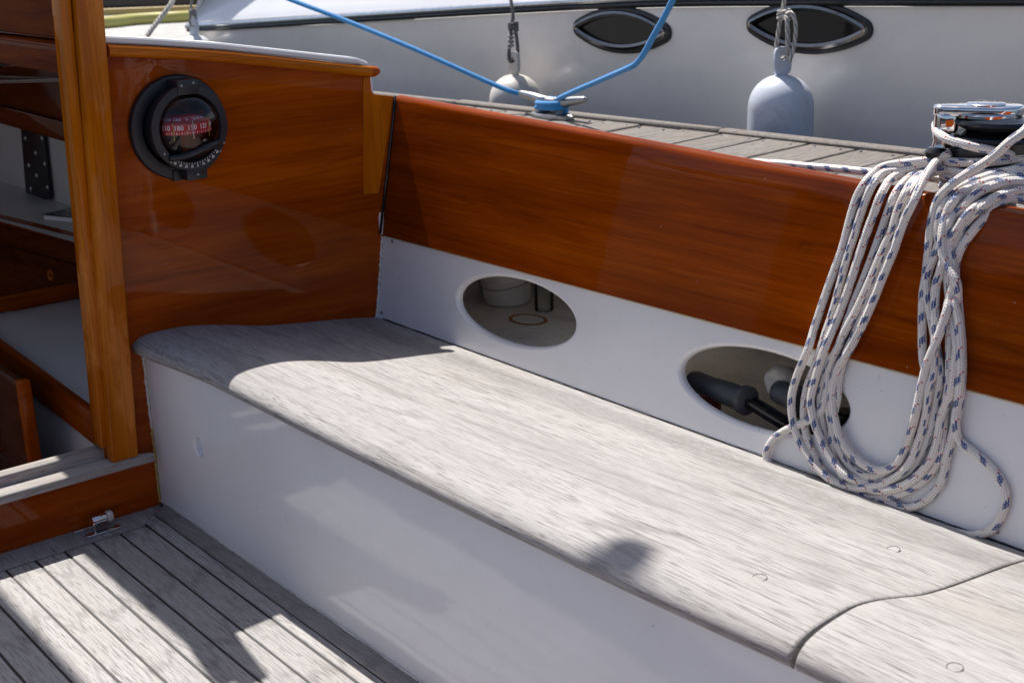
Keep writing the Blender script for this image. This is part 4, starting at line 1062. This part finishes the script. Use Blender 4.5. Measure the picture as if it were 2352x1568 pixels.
# strand 1: outermost left -> bottom -> right column 2 -> over the top
paths.append(strand([(c2, 1400, 200, .655), (c2, 1280, 240, .648), (c2, 1120, 262, .636), (c2, 960, 282, .624), (c2, 880, 322, .612)] +
    S(c2, [(800, 405)], o(A1)) + S(c2, [(740, 515), (690, 680), (640, 870), (570, 1060), (510, 1230), (447, 1420)], o(A1)) +
    S(c6, [(470, 290), (412, 430), (380, 560), (388, 690), (428, 815), (500, 925)], o(A2)) + S(c6, [(590, 1012), (700, 1062), (830, 1068), (950, 1022), (1050, 935), (1105, 810), (1145, 660), (1165, 500), (1195, 370)], o(A2)) +
    S(c2, [(1290, 1180), (1320, 1040), (1370, 870), (1440, 730), (1530, 610)], o(A2)) + [(c2, 1640, 535, .600), (c2, 1800, 470, .622), (c2, 1920, 452, .65), (c2, 2050, 460, .68)]))
# strand 2
paths.append(strand([(c2, 1400, 235, .66), (c2, 1260, 268, .65), (c2, 1080, 312, .632), (c2, 930, 335, .615)] + S(c2, [(850, 425)], o(A1)) + S(c2, [(785, 580), (722, 780), (668, 950), (622, 1130), (575, 1300), (520, 1470)], o(A1)) +
    S(c6, [(505, 400), (468, 500), (450, 640), (470, 790), (535, 935), (610, 1035), (730, 1100), (870, 1125), (1010, 1100), (1140, 1020), (1225, 900), (1245, 760), (1255, 600), (1280, 440)], o(A1)) +
    S(c2, [(1390, 1130), (1395, 1010), (1400, 920)], o(A1)) + S(c2, [(1450, 780), (1530, 650), (1620, 570)], o(A1)) + [(c2, 1720, 500, .605), (c2, 1800, 486, .622), (c2, 1880, 508, .645), (c2, 2000, 560, .67)]))
# strand 3
paths.append(strand([(c2, 1420, 230, .665), (c2, 1240, 290, .65), (c2, 1100, 330, .636), (c2, 990, 370, .615)] + S(c2, [(915, 480), (865, 610), (815, 745), (768, 885), (718, 1040), (665, 1200), (600, 1370)], o(A2)) +
    S(c6, [(575, 260), (530, 400), (490, 560), (505, 680), (545, 790), (610, 910), (700, 1005)], o(A3)) + S(c6, [(820, 1040), (940, 1030), (1060, 960), (1130, 850), (1185, 700), (1205, 560), (1225, 400)], o(A1)) +
    S(c2, [(1240, 1200), (1235, 1060), (1290, 900), (1345, 760), (1420, 640), (1500, 555)], o(A1)) + [(c2, 1620, 455, .603), (c2, 1780, 397, .625), (c2, 1920, 396, .655), (c2, 2050, 420, .69)]))
# strand 4
paths.append(strand([(c2, 1430, 260, .67), (c2, 1240, 315, .65), (c2, 1150, 345, .634), (c2, 1070, 405, .612)] + S(c2, [(1000, 505), (950, 640), (900, 785), (845, 935), (785, 1090), (725, 1240), (668, 1400)], o(A1)) +
    S(c6, [(620, 330), (575, 430), (545, 560), (555, 700), (590, 830), (640, 930), (720, 1020)], o(A1)) + S(c6, [(860, 1085), (1000, 1062), (1100, 1000), (1180, 900), (1215, 780), (1235, 660), (1290, 520), (1310, 380), (1320, 240)], o(A2)) +
    S(c2, [(1400, 1280), (1385, 1150), (1370, 1000), (1350, 900)], o(A1)) + S(c2, [(1310, 780), (1310, 680), (1350, 560)], o(A1)) + [(c2, 1430, 460, .602), (c2, 1540, 400, .618), (c2, 1700, 345, .642), (c2, 1909, 300, .675), (c2, 2040, 280, .72)]))
# strand 5
paths.append(strand([(c2, 1440, 290, .67), (c2, 1300, 320, .652), (c2, 1200, 345, .635), (c2, 1130, 400, .612)] + S(c2, [(1080, 480), (1030, 600), (985, 740), (930, 860), (880, 980), (820, 1120), (740, 1290), (660, 1440)], o(A2)) +
    S(c6, [(600, 380), (588, 490), (568, 580), (530, 655)], o(.010)) + S(c6, [(430, 705), (335, 748), (268, 805), (236, 880), (262, 950)], o(.010)) + S(c6, [(330, 992), (450, 1024), (580, 1062), (700, 1105), (830, 1150), (950, 1198), (1070, 1242), (1200, 1290), (1330, 1328), (1430, 1338), (1530, 1300), (1592, 1190), (1600, 1090), (1555, 1000), (1485, 920), (1405, 855), (1335, 790)], o(.0065)) +
    S(c6, [(1315, 700), (1325, 600), (1345, 450), (1345, 300), (1335, 120), (1310, 10)], o(A2)) + S(c2, [(1450, 1200), (1430, 1060), (1435, 960), (1475, 850), (1560, 730)], o(A1)) + [(c2, 1640, 640, .596), (c2, 1720, 560, .606), (c2, 1800, 512, .622), (c2, 1909, 525, .645)]))
# strand 6: the right-hand, nearest one of the left bundle
paths.append(strand([(cz, 600, 750, .668), (c2, 1330, 230, .655), (c2, 1290, 265, .640), (c2, 1225, 355, .608)] + S(c2, [(1145, 520), (1065, 690), (1000, 880), (925, 1060), (855, 1235), (775, 1410)], o(A3)) +
    S(c6, [(780, 150), (705, 290), (640, 400), (610, 540), (628, 690), (675, 820), (765, 918), (880, 972), (980, 930), (1045, 800)], o(A2)) + S(c6, [(1085, 660), (1110, 540), (1150, 370), (1220, 200), (1265, 60)], o(A3)) +
    S(c2, [(1390, 1200), (1425, 1080), (1400, 900)], o(A2)) + S(c2, [(1370, 780), (1400, 660)], o(A2)) + [(c2, 1470, 560, .597), (c2, 1600, 450, .612), (c2, 1760, 375, .64), (c2, 1909, 355, .67), (c2, 2050, 350, .7)]))
# strand 7: a low inner turn
paths.append(strand([(c2, 1400, 300, .66), (c2, 1250, 340, .64), (c2, 1180, 390, .612)] + S(c2, [(1120, 480), (1060, 620), (1010, 760), (960, 900), (900, 1050), (840, 1200), (770, 1360), (720, 1480)], o(A1)) +
    S(c6, [(680, 330), (650, 450), (640, 560), (612, 700), (615, 830), (650, 960), (720, 1060), (830, 1130), (940, 1160), (1050, 1182), (1160, 1130), (1235, 1030), (1265, 900), (1300, 760), (1335, 600), (1352, 420), (1350, 250)], o(A1)) +
    S(c2, [(1465, 1400), (1450, 1230)], o(A1)) + S(c2, [(1440, 1100), (1380, 980), (1345, 900), (1340, 760)], o(A3)) + S(c2, [(1370, 620), (1420, 530)], o(A2)) + [(c2, 1500, 460, .603), (c2, 1640, 400, .62), (c2, 1800, 360, .65), (c2, 1920, 330, .68)]))
# strand 8: the fuzzy free part coming down off the jaws
paths.append(strand([(cz, 1560, 330, .64), (cz, 1414, 500, .622), (cz, 1250, 620, .612), (cz, 1050, 800, .606), (cz, 850, 930, .600)] + [(cz, 680, 1040, .596), (cz, 540, 1150, .590)] + S(c2, [(1310, 520), (1270, 650), (1250, 800), (1238, 940), (1225, 1060), (1205, 1200)], o(A1)) +
    S(c6, [(1125, 200), (1130, 330), (1145, 430), (1130, 560), (1095, 720), (1050, 850), (960, 950)], o(A1)) + S(c6, [(870, 1000), (760, 985), (680, 900)], o(A1)) + S(c6, [(620, 760), (590, 600), (600, 450)], o(A1))))
# turns round the drum
turn = []
def circ(z, a0, a1, r=.0505, n=40, tilt=0.):
    return [Vector((WC.x + r*math.cos(q), WC.y + r*math.sin(q), z + tilt*math.sin(q - a0))) for q in [a0 + (a1-a0)*k/n for k in range(n+1)]]
hz = []
n = 220
for k in range(n+1):
    q = k/n * 2*PI*4.6; z = .6925 + .0122*4.6*k/n
    hz.append(Vector((WC.x + .0505*math.cos(q - .5), WC.y + .0505*math.sin(q - .5), z + .002*math.sin(q*1.3))))
paths.append(resample(hz, .0035))
# top turn leading over the feeder arm
la = math.atan2(vdir.y, vdir.x)
top = []
for k in range(60):
    q = la - .35 + k/59*2*PI*.80; rr = .064 if k < 12 else .064 - min(1, (k-12)/16)*.012
    top.append(Vector((WC.x + rr*math.cos(q), WC.y + rr*math.sin(q), .784 - .036*min(1, (k/34)**.9))))
lead = [Vector((WC.x + .05*math.cos(la-1.6), WC.y + .05*math.sin(la-1.6), .777)), Vector((WC.x + .062*math.cos(la-.8), WC.y + .062*math.sin(la-.8), .781))]
paths.append(resample(catmull(lead + top[::3], 6), .0035))
# sheet coming aft along the coaming top
paths.append(resample(catmull([P(1690, 372, 1, .66), P(1750, 374, 1, .66), P(1802, 377, 1, .66), P(1850, 382, 1, .66), P(1930, 389, 1, .66), P(2000, 396, 1, .662), P(2080, 402, 1, .665), P(2150, 410, 1, .67), P(2200, 420, 1, .68)], 8), .0035))
tag(tubes('coiled_rope', paths, RR, M['rope'], n=12), 'white braided rope with blue and red flecks, looped from the winch over the coaming', 'rope')
